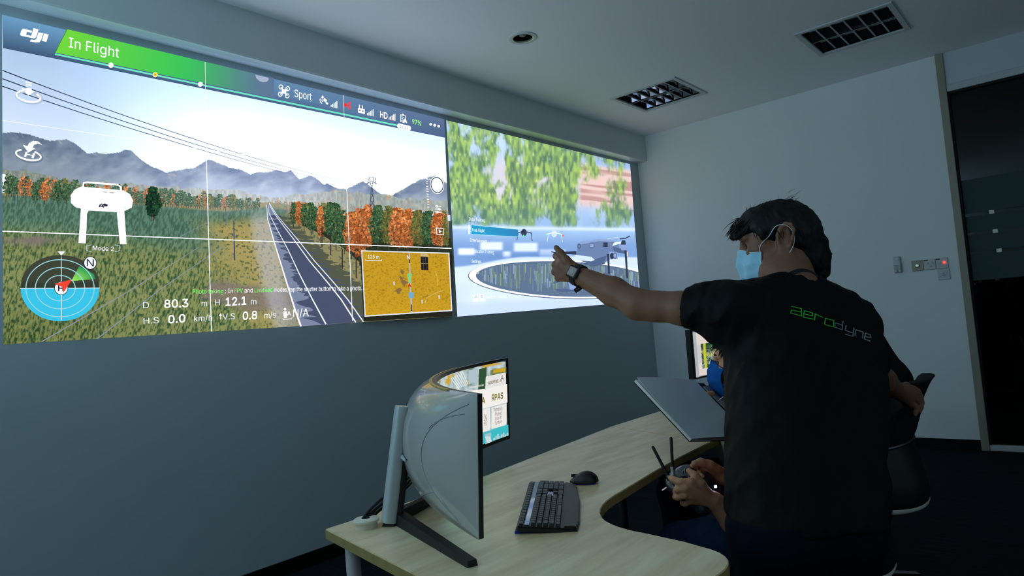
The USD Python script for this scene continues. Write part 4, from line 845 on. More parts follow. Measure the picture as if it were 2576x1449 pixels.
for s_, a_, b_ in (('Remotely', (1079, 432), (1134, 420)), ('Piloted', (1087, 460), (1128, 450)), ('Aircraft', (1087, 486), (1128, 476)), ('System', (1087, 512), (1130, 502))): mp.text(s_, N_(*a_), N_(*b_), 9.0, (128, 124, 110))
for s_, a_ in (('ly', 468), ('d', 494), ('ft', 520)): mp.text(s_, N_(1018, a_), N_(1034, a_ - 4), 9.0, (128, 124, 110))
mp.poly([N_(1062, 548), N_(1170, 512), N_(1175, 578), N_(1060, 620)], (62, 190, 200)); mp.poly([N_(1022, 570), N_(1062, 560), N_(1062, 620), N_(1026, 636)], (160, 196, 206))
for k in range(6): mp.line([N_(1024 + 6 * k, 585), N_(1040 + 5 * k, 624)], 1.2, (236, 240, 240))
for k in range(8): mp.poly([N_(1075 + 12 * k, 596 - 3.5 * k - (k % 3) * 8), N_(1083 + 12 * k, 592 - 3.5 * k - (k % 3) * 8), N_(1083 + 12 * k, 606 - 4 * k), N_(1075 + 12 * k, 610 - 4 * k)], (196, 216, 206) if k % 2 else (216, 226, 230))
mp.build('display_slide', 'open slide with words on the curved screen')
# cables through the desk grommet
gx = T(922, 1327); t = thing('cable_grommet', 'round cream cable grommet in the desk corner', 'cable grommet', gx)
obj('collar', lathe([(.0, 0), (.028, 0), (.029, .014), (.034, .016), (.034, .021), (.030, .024), (.012, .025), (.012, .020), (0, .020)], 36), 'cream_plastic', t, smooth=35)
for k in range(4):
    e = panel(.60 - .03 * k, .30 - .03 * k, .03); p0 = gx + (.004 * (k - 1.5), .006 * (k - 1.5), .018)
    m1 = P(952 + 6 * k, 1262 + 8 * (k % 2), 1.80 + .012 * k); m2 = P(1004 + 4 * k, 1222 + 10 * (k % 2), 1.85 + .02 * k); m3_ = P(1046, 1178 + 7 * k, 1.95 + .02 * k)
    c = obj('monitor_cable', tube(curve([p0, m1, m2, m3_, e], 30), .0042, 8), 'matte_black', None, smooth=True); tag(c, ('uppermost of the black cables rising from the desk grommet to the curved monitor', 'second from the top of the black cables between grommet and curved monitor', 'third from the top of the black cables between grommet and curved monitor', 'lowest of the black cables rising from the desk grommet to the curved monitor')[k], 'cable', 'black cables behind the curved monitor')

# ------------------------------------------------------------ keyboard and mouse
kx = unit(np.array([-.577, .817, 0])); ky = np.array([-kx[1], kx[0], 0]); ky = ky if ky @ RIGHT > 0 else -ky   # kx: user's left to right; ky: towards the user
KO = T(1300, 1346); KL, KD = .445, .150
kb = thing('keyboard', 'black full-size keyboard with a palm rest and blue underside on the desk', 'keyboard')
tilt = -.11
kz = unit(np.array([0, 0, 1.0]) + ky * math.sin(.10)); ky2 = unit(ky - kz * (ky @ kz)); KR = np.stack([kx, -ky2, kz], 1)
K0 = KO + np.array([0, 0, .0205])
def kmap(mesh): return moved(mesh, KR, K0)
deck = [(.004, 0), (KL - .004, 0), (KL, -.004), (KL, -.105), (KL - .03, -.142), (KL - .20, -.152), (.06, -.150), (.0, -.144), (0, -.004)]
obj('body', kmap(prism(deck, -.014, 0, .003)), 'black_plastic', kb, label='black keyboard body with palm rest')
obj('underside', kmap(prism([(.012, -.008), (KL - .012, -.008), (KL - .012, -.12), (.012, -.12)], -.0185, -.0135, .001)), 'blue_plastic', kb, label='blue underside')
obj('palm_rest', kmap(prism([(.004, -.112), (.20, -.106), (KL - .10, -.112), (KL - .004, -.108), (KL - .032, -.139), (KL - .20, -.149), (.06, -.147), (.005, -.142)], -.002, .004, .002)), 'black_plastic', kb, label='black padded palm rest')
for x in (.02, KL - .03): obj('foot', kmap(box((x - .012, -.012, -.030), (x + .012, .004, -.014), .002) if False else box((x - .012, -.012, -.026), (x + .012, .004, -.014), .002)), 'blue_plastic', kb, label='blue fold-out foot')
obj('gloss_strip', kmap(box((.01, -.030, 0), (KL - .01, -.018, .0016), .0006)), 'gloss_blue', kb, label='glossy strip above the keys')
obj('slot_panel', kmap(box((.285, -.078, 0), (.325, -.058, .0012), .0005)), 'gloss_blue', kb, label='glossy panel above the arrow keys')
kw = .0186
for k in range(17): obj('media_key', kmap(box((.012 + k * .0245, -.0155, 0), (.031 + k * .0245, -.006, .003), .0008)), 'key_black', kb)
rowsk = [(0, [1] * 13 + [1.9]), (1, [1.4] + [1] * 12 + [1.5]), (2, [1.7] + [1] * 11 + [2.2]), (3, [2.2] + [1] * 10 + [2.7]), (4, [1.2, 1.2, 1.2, 5.6, 1.2, 1.2, 1.2, 2.1])]
for r_, ws in rowsk:
    y1 = -.033 - r_ * .0146; sc = .272 / sum(ws); x = .010
    for wk in ws:
        obj('key', kmap(trimesh.convex.convex_hull(np.array([(x + a * wk * sc + e * (1 - 2 * a), y1 - b * .0132 + e * (2 * b - 1), z) for a in (0, 1) for b in (0, 1) for e, z in ((.0006, 0), (.0022, .0066))]))), 'key_black', kb); x += wk * sc
for c_ in range(3):
    for r_ in (0, 1): obj('key', kmap(box((.290 + c_ * .0165, -.046 - r_ * .0146, 0), (.304 + c_ * .0165, -.033 - r_ * .0146, .006), .0012)), 'key_black', kb)
    obj('key', kmap(box((.290 + c_ * .0165, -.1044, 0), (.304 + c_ * .0165, -.0914, .006), .0012)), 'key_black', kb)
obj('key', kmap(box((.3065, -.0898, 0), (.3205, -.0768, .006), .0012)), 'key_black', kb)
for c_ in range(5):
    for r_ in range(5): obj('key', kmap(box((.346 + c_ * .0186, -.0462 - r_ * .0146, 0), (.3628 + c_ * .0186, -.033 - r_ * .0146, .006), .0012)), 'key_black', kb)
mc = T(1470, 1216); mo = thing('computer_mouse', 'black wireless mouse on the desk beyond the keyboard', 'mouse', mc)
mx = unit(-RIGHT * (1, 1, 0) * .93 + FWD * (1, 1, 0) * .2); my = np.cross([0, 0, 1], mx)
v, f = trimesh.creation.icosphere(4, 1.0).vertices, trimesh.creation.icosphere(4, 1.0).faces
x = v[:, 0]; y_ = v[:, 1]; z = v[:, 2]
q = np.stack([x * .044, y_ * (.030 - .004 * x), np.where(z > 0, z * (.030 - .010 * x - .007 * x * x), z * .004) + .006], 1)
q[:, 2] = np.maximum(q[:, 2], .002)
Rm = np.stack([mx, my, [0, 0, 1]], 1)
obj('body', moved(trimesh.Trimesh(q, f, process=False), Rm), 'black_plastic', mo, smooth=40); obj('wheel', moved(cyl((.022, -.003, .0215), (.022, .003, .0215), .006, 20), Rm), 'grey_plastic', mo, smooth=30)
obj('button_seam', moved(box((.006, -.0006, .0205), (.038, .0006, .0285)), Rm), 'dark_gap', mo); obj('sole', moved(box((-.034, -.022, 0), (.034, .022, .004), .001), Rm), 'blue_plastic', mo)

# ------------------------------------------------------------ second monitor, tower
n0, n1, f0, f1 = P(1745.5, 955, 3.55), P(1735, 830, 3.55), P(1872, 930, 3.88), None
f1 = f0 + (n1 - n0)
m2 = thing('monitor', 'flat black-framed monitor showing a map, behind the man in the blue cloth mask', 'monitor')
n_ = unit(np.cross(f0 - n0, n1 - n0)); n_ = n_ if n_ @ FWD < 0 else -n_
def q2(a, b, o): return n0 * (1 - a) * (1 - b) + f0 * a * (1 - b) + f1 * a * b + n1 * (1 - a) * b + n_ * o
def slab2(a0, a1, b0, b1, o0, o1): return trimesh.convex.convex_hull(np.array([q2(a, b, o) for a in (a0, a1) for b in (b0, b1) for o in (o0, o1)]))
obj('casing', slab2(0, 1, 0, 1, -.03, 0), 'black_plastic', m2)
ft = q2(.5, 0, -.05); obj('stand', box((ft[0] - .02, ft[1] - .02, DZ + .008), (ft[0] + .02, ft[1] + .02, ft[2] + .06), .004), 'black_plastic', m2); obj('foot', moved(lathe([(0, 0), (.09, 0), (.088, .008), (0, .01)], 32), None, (ft[0], ft[1], DZ)), 'black_plastic', m2)
m2p = Pic(m2, lambda x, y, l: q2(x[:, None], y[:, None], l * 4), 'display', .00002)
m2p.fan([(.045, .045), (.97, .045), (.97, .95), (.045, .95)], (226, 214, 206)); m2p.fan([(.045, .945), (.97, .945), (.97, .965), (.045, .965)], (90, 110, 150)); m2p.poly([(.045, .03), (.10, .03), (.10, .945), (.045, .945)], (176, 182, 190)); m2p.poly([(.10, .30), (.16, .30), (.16, .68), (.10, .68)], (208, 204, 206))
m2p.poly([(.10, .035), (.97, .035), (.97, .05), (.10, .05)], (120, 120, 126))
def mapp(a, b):
    g = mixc((36, 64, 46), (58, 92, 62), fbm(a, b, 18, 4, 81)); c = np.abs(fbm(a, b * 1.3, 9, 3, 82) * 9 % 1 - .5); low = sstep(.62, .45, b)
    g = mixc(g, (206, 212, 196), sstep(.09, .03, c) * sstep(.72, .5, b)); g = mixc(g, (150, 162, 160), low * sstep(.5, .62, vnoise(a, b, 70, 50, 83))); g = mixc(g, (206, 196, 90), sstep(.05, .02, np.abs(b - .5 - .06 * np.sin(a * 14))) * .6)
    return mixc(g, (196, 202, 60), sstep(.028, .018, np.abs(a - .235 - .10 * (b - .55) ** 2 - .03 * (b - .5))))
m2p.grid([(.17, .69), (.92, .72), (.92, .21), (.17, .185)], 120, 80, mapp); m2p.poly([(.30, .70), (.60, .715), (.60, .73), (.30, .715)], (210, 150, 140))
m2p.build('display_picture', 'map slide on the flat screen')
tw = P(1776, 1296, 3.35)
cp = thing('power_unit', 'low black power unit on the floor under the far desk, with a tiny blue light', 'power unit', (tw[0], tw[1] + .15, 0))
obj('case', box((-.07, -.148, .008), (.07, .15, .235), .006), 'matte_black', cp)
for x in (-.05, .05):
    for y in (-.12, .12): obj('foot', box((x - .012, y - .012, 0), (x + .012, y + .012, .01)), 'matte_black', cp)
obj('power_light', box((.012, -.153, tw[2] - .004), (.021, -.147, tw[2] + .004)), 'blue_lamp', cp, label='tiny blue power light'); obj('trim_strip', box((-.035, -.152, .06), (-.022, -.147, .19)), 'aluminium', cp)

# ------------------------------------------------------------ chairs
plain('chair_fabric', (13, 13, 15), 0.75, spec=0.25, bump=(300, .0008)); plain('chair_shell', (14, 14, 16), 0.35); plain('piping', (215, 210, 200), 0.5)
def make_chair(label):
    t = thing('office_chair', label, 'chair')
    def slab(rows, th):   # rows of (x, z, half width, bow)
        V = []; m_ = 15
        for o in (0, th):
            for x, z, hw, bow in rows:
                for k in np.linspace(-1, 1, m_): V.append((x + bow * k * k - o * (1 - .35 * abs(k) ** 4), hw * k, z))
        n, q = len(rows) * m_, []
        i = np.arange(n).reshape(len(rows), m_)
        a = np.vstack([np.stack([i[:-1, :-1], i[:-1, 1:], i[1:, 1:]], -1).reshape(-1, 3), np.stack([i[:-1, :-1], i[1:, 1:], i[1:, :-1]], -1).reshape(-1, 3)]); F = [a, a[:, ::-1] + n]
        for e in (i[0], i[-1][::-1], i[:, 0][::-1], i[:, -1]): F += [np.stack([e[1:], e[:-1], e[:-1] + n], 1), np.stack([e[1:], e[:-1] + n, e[1:] + n], 1)]
        mm = trimesh.Trimesh(np.array(V), np.vstack(F), process=False); mm.fix_normals(); return mm
    up = [(-.235, .66, .20, .05), (-.255, .70, .215, .055), (-.275, .76, .225, .06), (-.29, .82, .225, .055), (-.31, .865, .222, .045), (-.325, .892, .215, .04), (-.335, .905, .20, .03)]
    obj('backrest', slab(up, .045), 'chair_fabric', t, smooth=50, label='black padded upper back')
    low = [(-.285, .435, .200, .06), (-.295, .46, .212, .06), (-.285, .54, .216, .055), (-.262, .62, .212, .05), (-.248, .665, .205, .05)]
    obj('lower_shell', slab(low, .03), 'chair_shell', t, smooth=50, label='black lower back shell')
    k = np.linspace(-1, 1, 15)
    obj('lumbar_trim', tube(np.c_[-.285 + .055 * k * k, .215 * k, .668 + 0 * k], .007, 8), 'aluminium', t, smooth=True, label='silver curved trim across the back')
    obj('shell_edge', tube(np.c_[-.308 + .06 * k * k, .203 * k, .438 + .012 * k * k], .013, 8), 'piping', t, smooth=True, label='pale lower rim')
    for s in (-1, 1): obj('side_piping', tube([(-.245, s * .214, .455), (-.240, s * .222, .54), (-.212, s * .212, .655)], .009, 8), 'piping', t, smooth=True, label='pale edge strip')
    obj('seat', moved(trimesh.smoothing.filter_taubin(box((-.24, -.225, .40), (.27, .235, .475), .02).subdivide().subdivide().subdivide(), iterations=10)), 'chair_fabric', t, smooth=60)
    obj('mechanism', box((-.11, -.06, .345), (.10, .06, .402), .01), 'matte_black', t); obj('lever', tube([(-.09, .06, .372), (-.10, .17, .366), (-.10, .2, .362)], .008, 8), 'piping', t, smooth=True)
    obj('column', tube([(0, 0, .10), (0, 0, .22), (0, 0, .221), (0, 0, .35)], [.027, .027, .017, .017], 16), 'dark_metal', t, smooth=30)
    for j in range(5):
        a = 2 * np.pi * j / 5 + .2; d = np.array([math.cos(a), math.sin(a), 0]); n_ = np.array([-d[1], d[0], 0])
        lg = trimesh.convex.convex_hull(np.array([d * r + n_ * sx * w_ + np.array([0, 0, z]) for r, w_, z0, z1 in ((.02, .026, .085, .13), (.30, .016, .068, .092)) for sx in (-1, 1) for z in (z0, z1)]))
        L = obj('leg', lg, 'dark_metal', t)
        c_ = d * .285; cas = trimesh.util.concatenate([cyl(c_ + n_ * .008 * s + (0, 0, .0275), c_ + n_ * .026 * s + (0, 0, .0275), .0275, 20) for s in (-1, 1)] + [cyl(c_ + (0, 0, .03), c_ + (0, 0, .075), .008, 10)])
        obj('caster', cas, 'wheel', L, smooth=30)
    return t
# ------------------------------------------------------------ soft-blended solids (signed distances, turned into one closed mesh)
class Blob:
    def __init__(self): self.ops = []
    def cone(self, a, b, ra, rb, k=.02, sub=False, flat=None): self.ops.append(('c', np.array(a, float), np.array(b, float), ra, rb, k, sub, flat)); return self
    def chain(self, pts, rs, k=.02):
        for i in range(len(pts) - 1): self.cone(pts[i], pts[i + 1], rs[i], rs[i + 1], k)
        return self
    def ell(self, c, r, R=None, k=.02, sub=False): self.ops.append(('e', np.array(c, float), np.array(r, float), np.eye(3) if R is None else np.array(R, float), k, sub)); return self
    def slab(self, p, n, near=None): self.ops.append(('p', np.array(p, float), unit(n), near)); return self      # keeps what lies behind the plane (within `near` = (centre, radius))
    def ruffle(self, fn): self.ops.append(('n', fn)); return self
    def bounds(self):
        lo, hi = [], []
        for o in self.ops:
            if o[0] == 'c' and not o[6]: r = max(o[3], o[4]); lo += [np.minimum(o[1], o[2]) - r]; hi += [np.maximum(o[1], o[2]) + r]
            if o[0] == 'e' and not o[5]: r = max(o[2]); lo += [o[1] - r]; hi += [o[1] + r]
        return np.min(lo, 0), np.max(hi, 0)
    def mesh(self, h):
        lo, hi = self.bounds(); lo = lo - 4 * h - .02; n = np.ceil((hi + .02 - lo) / h).astype(int) + 4
        F = np.full(n, 1.0, np.float32)
        ax = [lo[i] + h * np.arange(n[i]) for i in range(3)]
        def block(a, b):
            i0 = np.maximum(np.floor((a - lo) / h).astype(int), 0); i1 = np.minimum(np.ceil((b - lo) / h).astype(int) + 1, n)
            return tuple(slice(x, max(y, x)) for x, y in zip(i0, i1))
        def coords(sl): return np.stack(np.meshgrid(*[ax[i][sl[i]] for i in range(3)], indexing='ij'), -1).astype(np.float32)
        for o in self.ops:
            if o[0] in 'ce':
                if o[0] == 'c':
                    _, a, b, ra, rb, k, sub, flat = o; r = max(ra, rb) + k + 3 * h; sl = block(np.minimum(a, b) - r, np.maximum(a, b) + r); q = coords(sl)
                    if q.size == 0: continue
                    d = b - a; t = ((q - a) @ d) / max(d @ d, 1e-12); tc = np.clip(t, 0, 1)
                    w = q - a - tc[..., None] * d
                    if flat is not None:   # (axis, ratio): thinner across that axis
                        fx, rt = np.array(flat[0]), flat[1]; c = w @ fx; w = w + (c * (1 / rt - 1))[..., None] * fx
                        D = (np.linalg.norm(w, axis=-1) - (ra + tc * (rb - ra))) * min(1, .5 + .5 * rt)
                    else: D = np.linalg.norm(w, axis=-1) - (ra + tc * (rb - ra))
                else:
                    _, c, rr, R, k, sub = o; r = rr.max() + k + 3 * h; sl = block(c - r, c + r); q = (coords(sl) - c) @ R
                    if q.size == 0: continue
                    k0 = np.linalg.norm(q / rr, axis=-1); k1 = np.linalg.norm(q / rr ** 2, axis=-1); D = k0 * (k0 - 1) / np.maximum(k1, 1e-9)
                G = F[sl]
                if sub: D = -D; hh = np.maximum(k - np.abs(G - D), 0) / max(k, 1e-9); F[sl] = np.maximum(G, D) + hh * hh * k / 4
                else: hh = np.maximum(k - np.abs(G - D), 0) / max(k, 1e-9); F[sl] = np.minimum(G, D) - hh * hh * k / 4
            elif o[0] == 'p':
                _, p, nn, near = o
                sl = tuple(slice(0, x) for x in n) if near is None else block(near[0] - near[1], near[0] + near[1]); q = coords(sl)
                if near is None: F[sl] = np.maximum(F[sl], (q - p) @ nn)
                else: m_ = np.linalg.norm(q - near[0], axis=-1) < near[1]; F[sl] = np.where(m_, np.maximum(F[sl], (q - p) @ nn), F[sl])
            else:
                idx = np.nonzero(np.abs(F) < .03); q = np.stack([ax[i][idx[i]] for i in range(3)], -1); F[idx] += o[1](q).astype(np.float32)
        return surface(F, lo, h)
def surface(F, lo, h):
    S_ = F < 0; n = np.array(F.shape)
    cells = np.zeros(n - 1, bool); allin = np.ones(n - 1, bool); C8 = [(i, j, k) for i in (0, 1) for j in (0, 1) for k in (0, 1)]
    for i, j, k in C8: q = S_[i:n[0] - 1 + i, j:n[1] - 1 + j, k:n[2] - 1 + k]; cells |= q; allin &= q
    act = np.nonzero(cells & ~allin); I = np.stack(act, 1); idx = np.full(n - 1, -1, np.int64); idx[act] = np.arange(len(I))
    acc, cnt = np.zeros((len(I), 3)), np.zeros(len(I))
    for a in C8:
        for e in range(3):
            if a[e]: continue
            b = list(a); b[e] = 1; va = F[I[:, 0] + a[0], I[:, 1] + a[1], I[:, 2] + a[2]]; vb = F[I[:, 0] + b[0], I[:, 1] + b[1], I[:, 2] + b[2]]
            x = (va < 0) != (vb < 0); t = np.where(x, va / np.where(va == vb, 1, va - vb), 0); p = np.tile(np.array(a, float), (len(I), 1)); p[:, e] += t; acc[x] += p[x]; cnt[x] += 1
    V = lo + h * (I + acc / cnt[:, None]); Q = []
    for e in range(3):
        u, v = (e + 1) % 3, (e + 2) % 3
        a = [slice(1, -1)] * 3; a[e] = slice(0, -1); b = list(a); b[e] = slice(1, None); A, Bq = S_[tuple(a)], S_[tuple(b)]
        for flip, msk in ((False, A & ~Bq), (True, ~A & Bq)):
            p = np.stack(np.nonzero(msk), 1) + np.array([0 if i == e else 1 for i in range(3)])
            if not len(p): continue
            def at(du, dv): q = p.copy(); q[:, u] -= du; q[:, v] -= dv; return idx[q[:, 0], q[:, 1], q[:, 2]]
            q = np.stack([at(1, 1), at(0, 1), at(0, 0), at(1, 0)], 1); Q.append(q[:, ::-1] if flip else q)
    Q = np.vstack(Q); return trimesh.Trimesh(V, np.vstack([Q[:, [0, 1, 2]], Q[:, [0, 2, 3]]]), process=False)
def local(mesh, R, t): return moved(mesh, R, t)

plain('skin_lit', (212, 148, 112), 0.5, spec=0.35, noise=(28, .07), bump=(420, .0006), extra=dict(subsurface_weight=.12, subsurface_radius=(1.0, .35, .18), subsurface_scale=.006))  # lighter copy: screen light on the hands is put into the colour
plain('skin_shaded', (132, 88, 66), 0.5, spec=0.35, noise=(28, .07), bump=(420, .0006))  # darker copy: shade on the raised arm is put into the colour
plain('hair', (10, 9, 9), 0.5, spec=0.25)
plain('black_shirt', (10, 10, 12), 0.62, spec=0.13, sheen=.0, bump=(700, .0004))
plain('dark_shirt', (16, 17, 21), 0.8, spec=0.1, sheen=.0, bump=(700, .0004))
plain('jersey_panel', (34, 36, 40), 0.5, spec=0.4, sheen=.2, bump=(700, .0004))
plain('navy_trousers', (12, 16, 30), 0.85, spec=0.08, bump=(500, .0005))
plain('jeans', (30, 54, 84), 0.8, spec=0.2, noise=(14, .25), bump=(600, .0006))
plain('olive_shirt', (150, 158, 126), 0.8, spec=0.2, noise=(20, .10))
plain('mask_blue', (168, 214, 236), 0.7, spec=0.2, bump=(260, .0005))
plain('mask_edge', (206, 216, 232), 0.7)
plain('mask_loop', (226, 226, 230), 0.6)
plain('cloth_mask', (20, 92, 168), 0.85, spec=0.15, bump=(500, .0006))
plain('mask_hem', (30, 44, 96), 0.85)
plain('eye_white', (214, 210, 206), 0.25)
plain('iris', (24, 16, 12), 0.15)
plain('lanyard', (44, 46, 54), 0.7)
plain('watch_black', (16, 16, 18), 0.4)
plain('watch_face', (150, 110, 96), 0.25, coat=.5)
plain('watch_lcd', (140, 150, 150), 0.25)
plain('logo_green', (60, 210, 60), 0.5)
plain('logo_grey', (150, 152, 156), 0.5)
plain('shoe', (190, 188, 184), 0.6)
plain('nail', (196, 150, 132), 0.3)
plain('dark_grey_body', (40, 43, 47), 0.3, coat=.4)
plain('binder_cover', (26, 28, 32), 0.4)
plain('plastic_sleeve', (216, 222, 228), 0.34, coat=.5)
plain('paper_edge', (226, 226, 230), 0.7)
plain('pale_cloth', (176, 186, 150), 0.8)

def fingers(b, knuckles, dirs, curls, lens, r, nrm, k=.006):
    """one chain per finger: from the knuckle along dir, bending towards -nrm by each curl angle."""
    tips = []
    for K, d, cu, ln, rr in zip(knuckles, dirs, curls, lens, r):
        p = np.array(K, float); d = unit(d); pts, rs = [p], [rr * 1.08]
        axis = unit(np.cross(d, -np.array(nrm)))
        for q, (c, l) in enumerate(zip(cu, ln)):
            c_, s_ = math.cos(c), math.sin(c); d = d * c_ + np.cross(axis, d) * s_ + axis * (axis @ d) * (1 - c_); p = p + d * l; pts.append(p); rs.append(rr * (.98, .9, .8)[q])
        b.chain(pts, rs, k); tips.append((pts[-1], d))
    return tips

def head_parts(R, o, s=1.0, crown=.118, chin=-.118, turn_neck=None):
    """R columns: forward, left, up; o: midpoint between the ears. Gives functions in world space."""
    X = lambda x, y, z: o + R @ (np.array([x, y, z], float) * s)
    return X
def add_head(b, R, o, s=1.0, crown=.118, chin=-.118, ear=True, es=1.0):
    X = head_parts(R, o, s); e = lambda c, r, k=.02, rot=None, sub=False: b.ell(X(*c), np.array(r) * s, R if rot is None else R @ rot, k * s, sub)
    ch = (crown - .0) / 2
    e((-.008, 0, crown - .088), (.094, .072, .088), .02)                 # skull
    e((.048, 0, .02), (.048, .060, .072), .03)                           # forehead and face
    e((.040, 0, chin + .062), (.050, .052, .060), .03)                   # lower face
    e((.072, 0, chin + .020), (.024, .024, .020), .02)                   # chin
    for sy in (-1, 1):
        e((.020, sy * .048, chin + .050), (.034, .015, .028), .025)      # jaw
        e((.062, sy * .036, -.014), (.022, .020, .018), .03)             # cheek bone
        e((.082, sy * .030, .034), (.015, .026, .009), .012)             # brow
        e((.090, sy * .031, .014), (.012, .017, .012), .010, sub=True)   # eye socket
        e((.0745, sy * .031, .012), (.0160, .0165, .0125), .006); e((.0945, sy * .033, .0110), (.0130, .0125, .0036), .003, None, True)   # eyelids
    b.cone(X(.092, 0, .022), X(.112, 0, -.020), .009 * s, .011 * s, .012 * s)                     # nose
    for sy in (-1, 1): e((.103, sy * .011, -.024), (.010, .008, .008), .006)
    e((.094, 0, chin + .052), (.012, .024, .007), .008); e((.092, 0, chin + .042), (.012, .021, .007), .006)
    if ear:
        for sy in (-1, 1):
            c = np.array([-.010, sy * .074, -.002]); a = np.linspace(-.9, 4.0, 9)
            pts = [X(*(c + es * np.array((.019 * math.cos(t) * (1 if math.sin(t) > 0 else .8) - .30 * .032 * math.sin(t) - .004, sy * (.006 + .008 * max(0, -math.cos(t))), .030 * math.sin(t) + .002)))) for t in a]
            b.chain(pts, [.0034 * s * es] * 9, .006 * s)
            e((c[0] - .004 * es, sy * .0755, .003), (.0165 * es, .0056, .027 * es), .010, roty(-.25)); e((c[0] + .007 * es, sy * .077, -.026 * es), (.0085 * es, .0052, .0115 * es), .010)
            e((c[0] + .002, sy * .0835, .001), (.008 * es, .0065, .015 * es), .004, roty(-.25), True)
    return X
def face_details(t, X, s=1.0, eyes=True):
    for sy in (-1, 1):
        R = np.stack([X(1, 0, 0) - X(0, 0, 0), X(0, 1, 0) - X(0, 0, 0), X(0, 0, 1) - X(0, 0, 0)], 1) / s
        ball = trimesh.creation.icosphere(3, .0128 * s); obj('eye', moved(ball, None, X(.0745, sy * .031, .0115)), 'eye_white', t, smooth=True)
        ir = trimesh.creation.icosphere(2, .0056 * s); ir.vertices[:, 0] *= .5; obj('iris', moved(ir, R, X(.0860, sy * .0335, .0112)), 'iris', t, smooth=True)
        for z, r in ((.0170, .0016), (.0062, .0010)):
            p = [X(.0900 - .011 * q * q, sy * (.031 + .0150 * q), z - (.007 if z > .012 else -.005) * q * q) for q in np.linspace(-1, 1, 9)]; obj('eyelash', tube(p, [r * s * k for k in (.4, .8, 1, 1, 1, 1, 1, .8, .4)], 6), 'hair', t, smooth=True)
        p = [X(.0985 - .0016 * (q - .3) - .013 * q * q, sy * (.012 + .040 * q), .0385 + .006 * q - .009 * q * q) for q in np.linspace(0, 1, 8)]; obj('eyebrow', tube(p, np.array([.0026, .0036, .004, .004, .0038, .0032, .0024, .0012]) * s, 6), 'hair', t, smooth=True)
def hair_cap(R, o, s, crown, seed, fringe=.05, nape=-.075, top=.020):
    X = head_parts(R, o, s); b = Blob(); e = lambda c, r, k=.02, rot=None, sub=False: b.ell(X(*c), np.array(r) * s, R if rot is None else R @ rot, k * s, sub)
    e((-.012, 0, crown - .080), (.103, .082, .080 + top)); e((.035, 0, crown - .045), (.064, .068, .045 + top * .8)); e((-.052, 0, -.004), (.060, .074, .070)); e((-.064, 0, nape + .03), (.036, .062, .052))
    e((.098, 0, .000), (.072, .090, .062), .012, roty(.10), True)                                  # opens the face
    for sy in (-1, 1): e((.040, sy * .085, -.050), (.046, .034, .066), .010, None, True); e((-.010, sy * .084, -.004), (.021, .018, .038), .008, None, True)
    b.ruffle(lambda q: .007 * (meshkit.noise((q - o) @ R * np.array([60, 60, 26]) + seed, seed) - .45) + .004 * (meshkit.noise((q - o) @ R * np.array([150, 150, 50]), seed + 3) - .5))
    return b
def strands(X, roots, dirs, n, length, seed, r=.0011, spread=.3, sink=.6):
    """short tapering locks."""
    g = np.random.default_rng(seed); out = []
    for i in range(n):
        j = g.integers(len(roots)); p = np.array(roots[j]) + g.normal(0, .008, 3); d = unit(np.array(dirs[j]) + g.normal(0, spread, 3)); L = length * (.6 + .7 * g.random()); pts = []
        dd = d.copy(); q = p
        for k in range(5): pts.append(X(*q)); dd = unit(dd + np.array([0, 0, -.22 * sink])); q = q + dd * L / 4
        out.append(tube(pts, np.array([1.0, 1.1, .9, .55, .08]) * r * (.7 + .8 * g.random()), 4))
    return trimesh.util.concatenate(out)
# ------------------------------------------------------------ people
UP = np.array([0, 0, 1.0])
def hdir(v): v = np.array(v, float) * (1, 1, 0); return unit(v)
RH, FH = hdir(RIGHT), hdir(FWD)
def headR(f, pitch=0.0, roll=0.0):
    f = unit(f); l = np.cross(UP, f); R = np.stack([f, l, UP], 1)
    return R @ roty(pitch) @ rotx(roll)
def floor_pt(p, off=(0, 0, 0), z=0.0): return np.array([p[0] + off[0], p[1] + off[1], z])
def folds(o, amp, fx=9.0, seed=1, dirs=None):
    A = np.eye(3) if dirs is None else dirs
    def fn(q):
        w = (q - o) @ A; n1 = meshkit.noise(w * np.array([fx * 2.2, fx * 2.2, fx * .55]) + seed * 3.1, seed); n2 = meshkit.noise(w * np.array([fx * 5, fx * 5, fx * 1.6]) + 7.7, seed + 1)
        r = 1 - np.abs(2 * n1 - 1); return amp * (.55 - r ** 2 * 1.1) + amp * .35 * (n2 - .5)
    return fn
def leg_set(b, hip, knee, ankle, rh, rk, ra, k=.03): b.cone(hip, knee, rh, rk, k); b.cone(knee, ankle, rk, ra, k)
def shoe(t, ankle, toe_dir, mat='shoe'):
    b = Blob(); d = hdir(toe_dir); g = np.array([ankle[0], ankle[1], 0]); b.cone(g - d * .055 + UP * .036, g + d * .13 + UP * .032, .036, .032, .03); b.cone(g - d * .03 + UP * .06, g + UP * .085, .038, .036, .03); b.slab(g, -UP)
    obj('shoe', b.mesh(.006), mat, t, smooth=50)

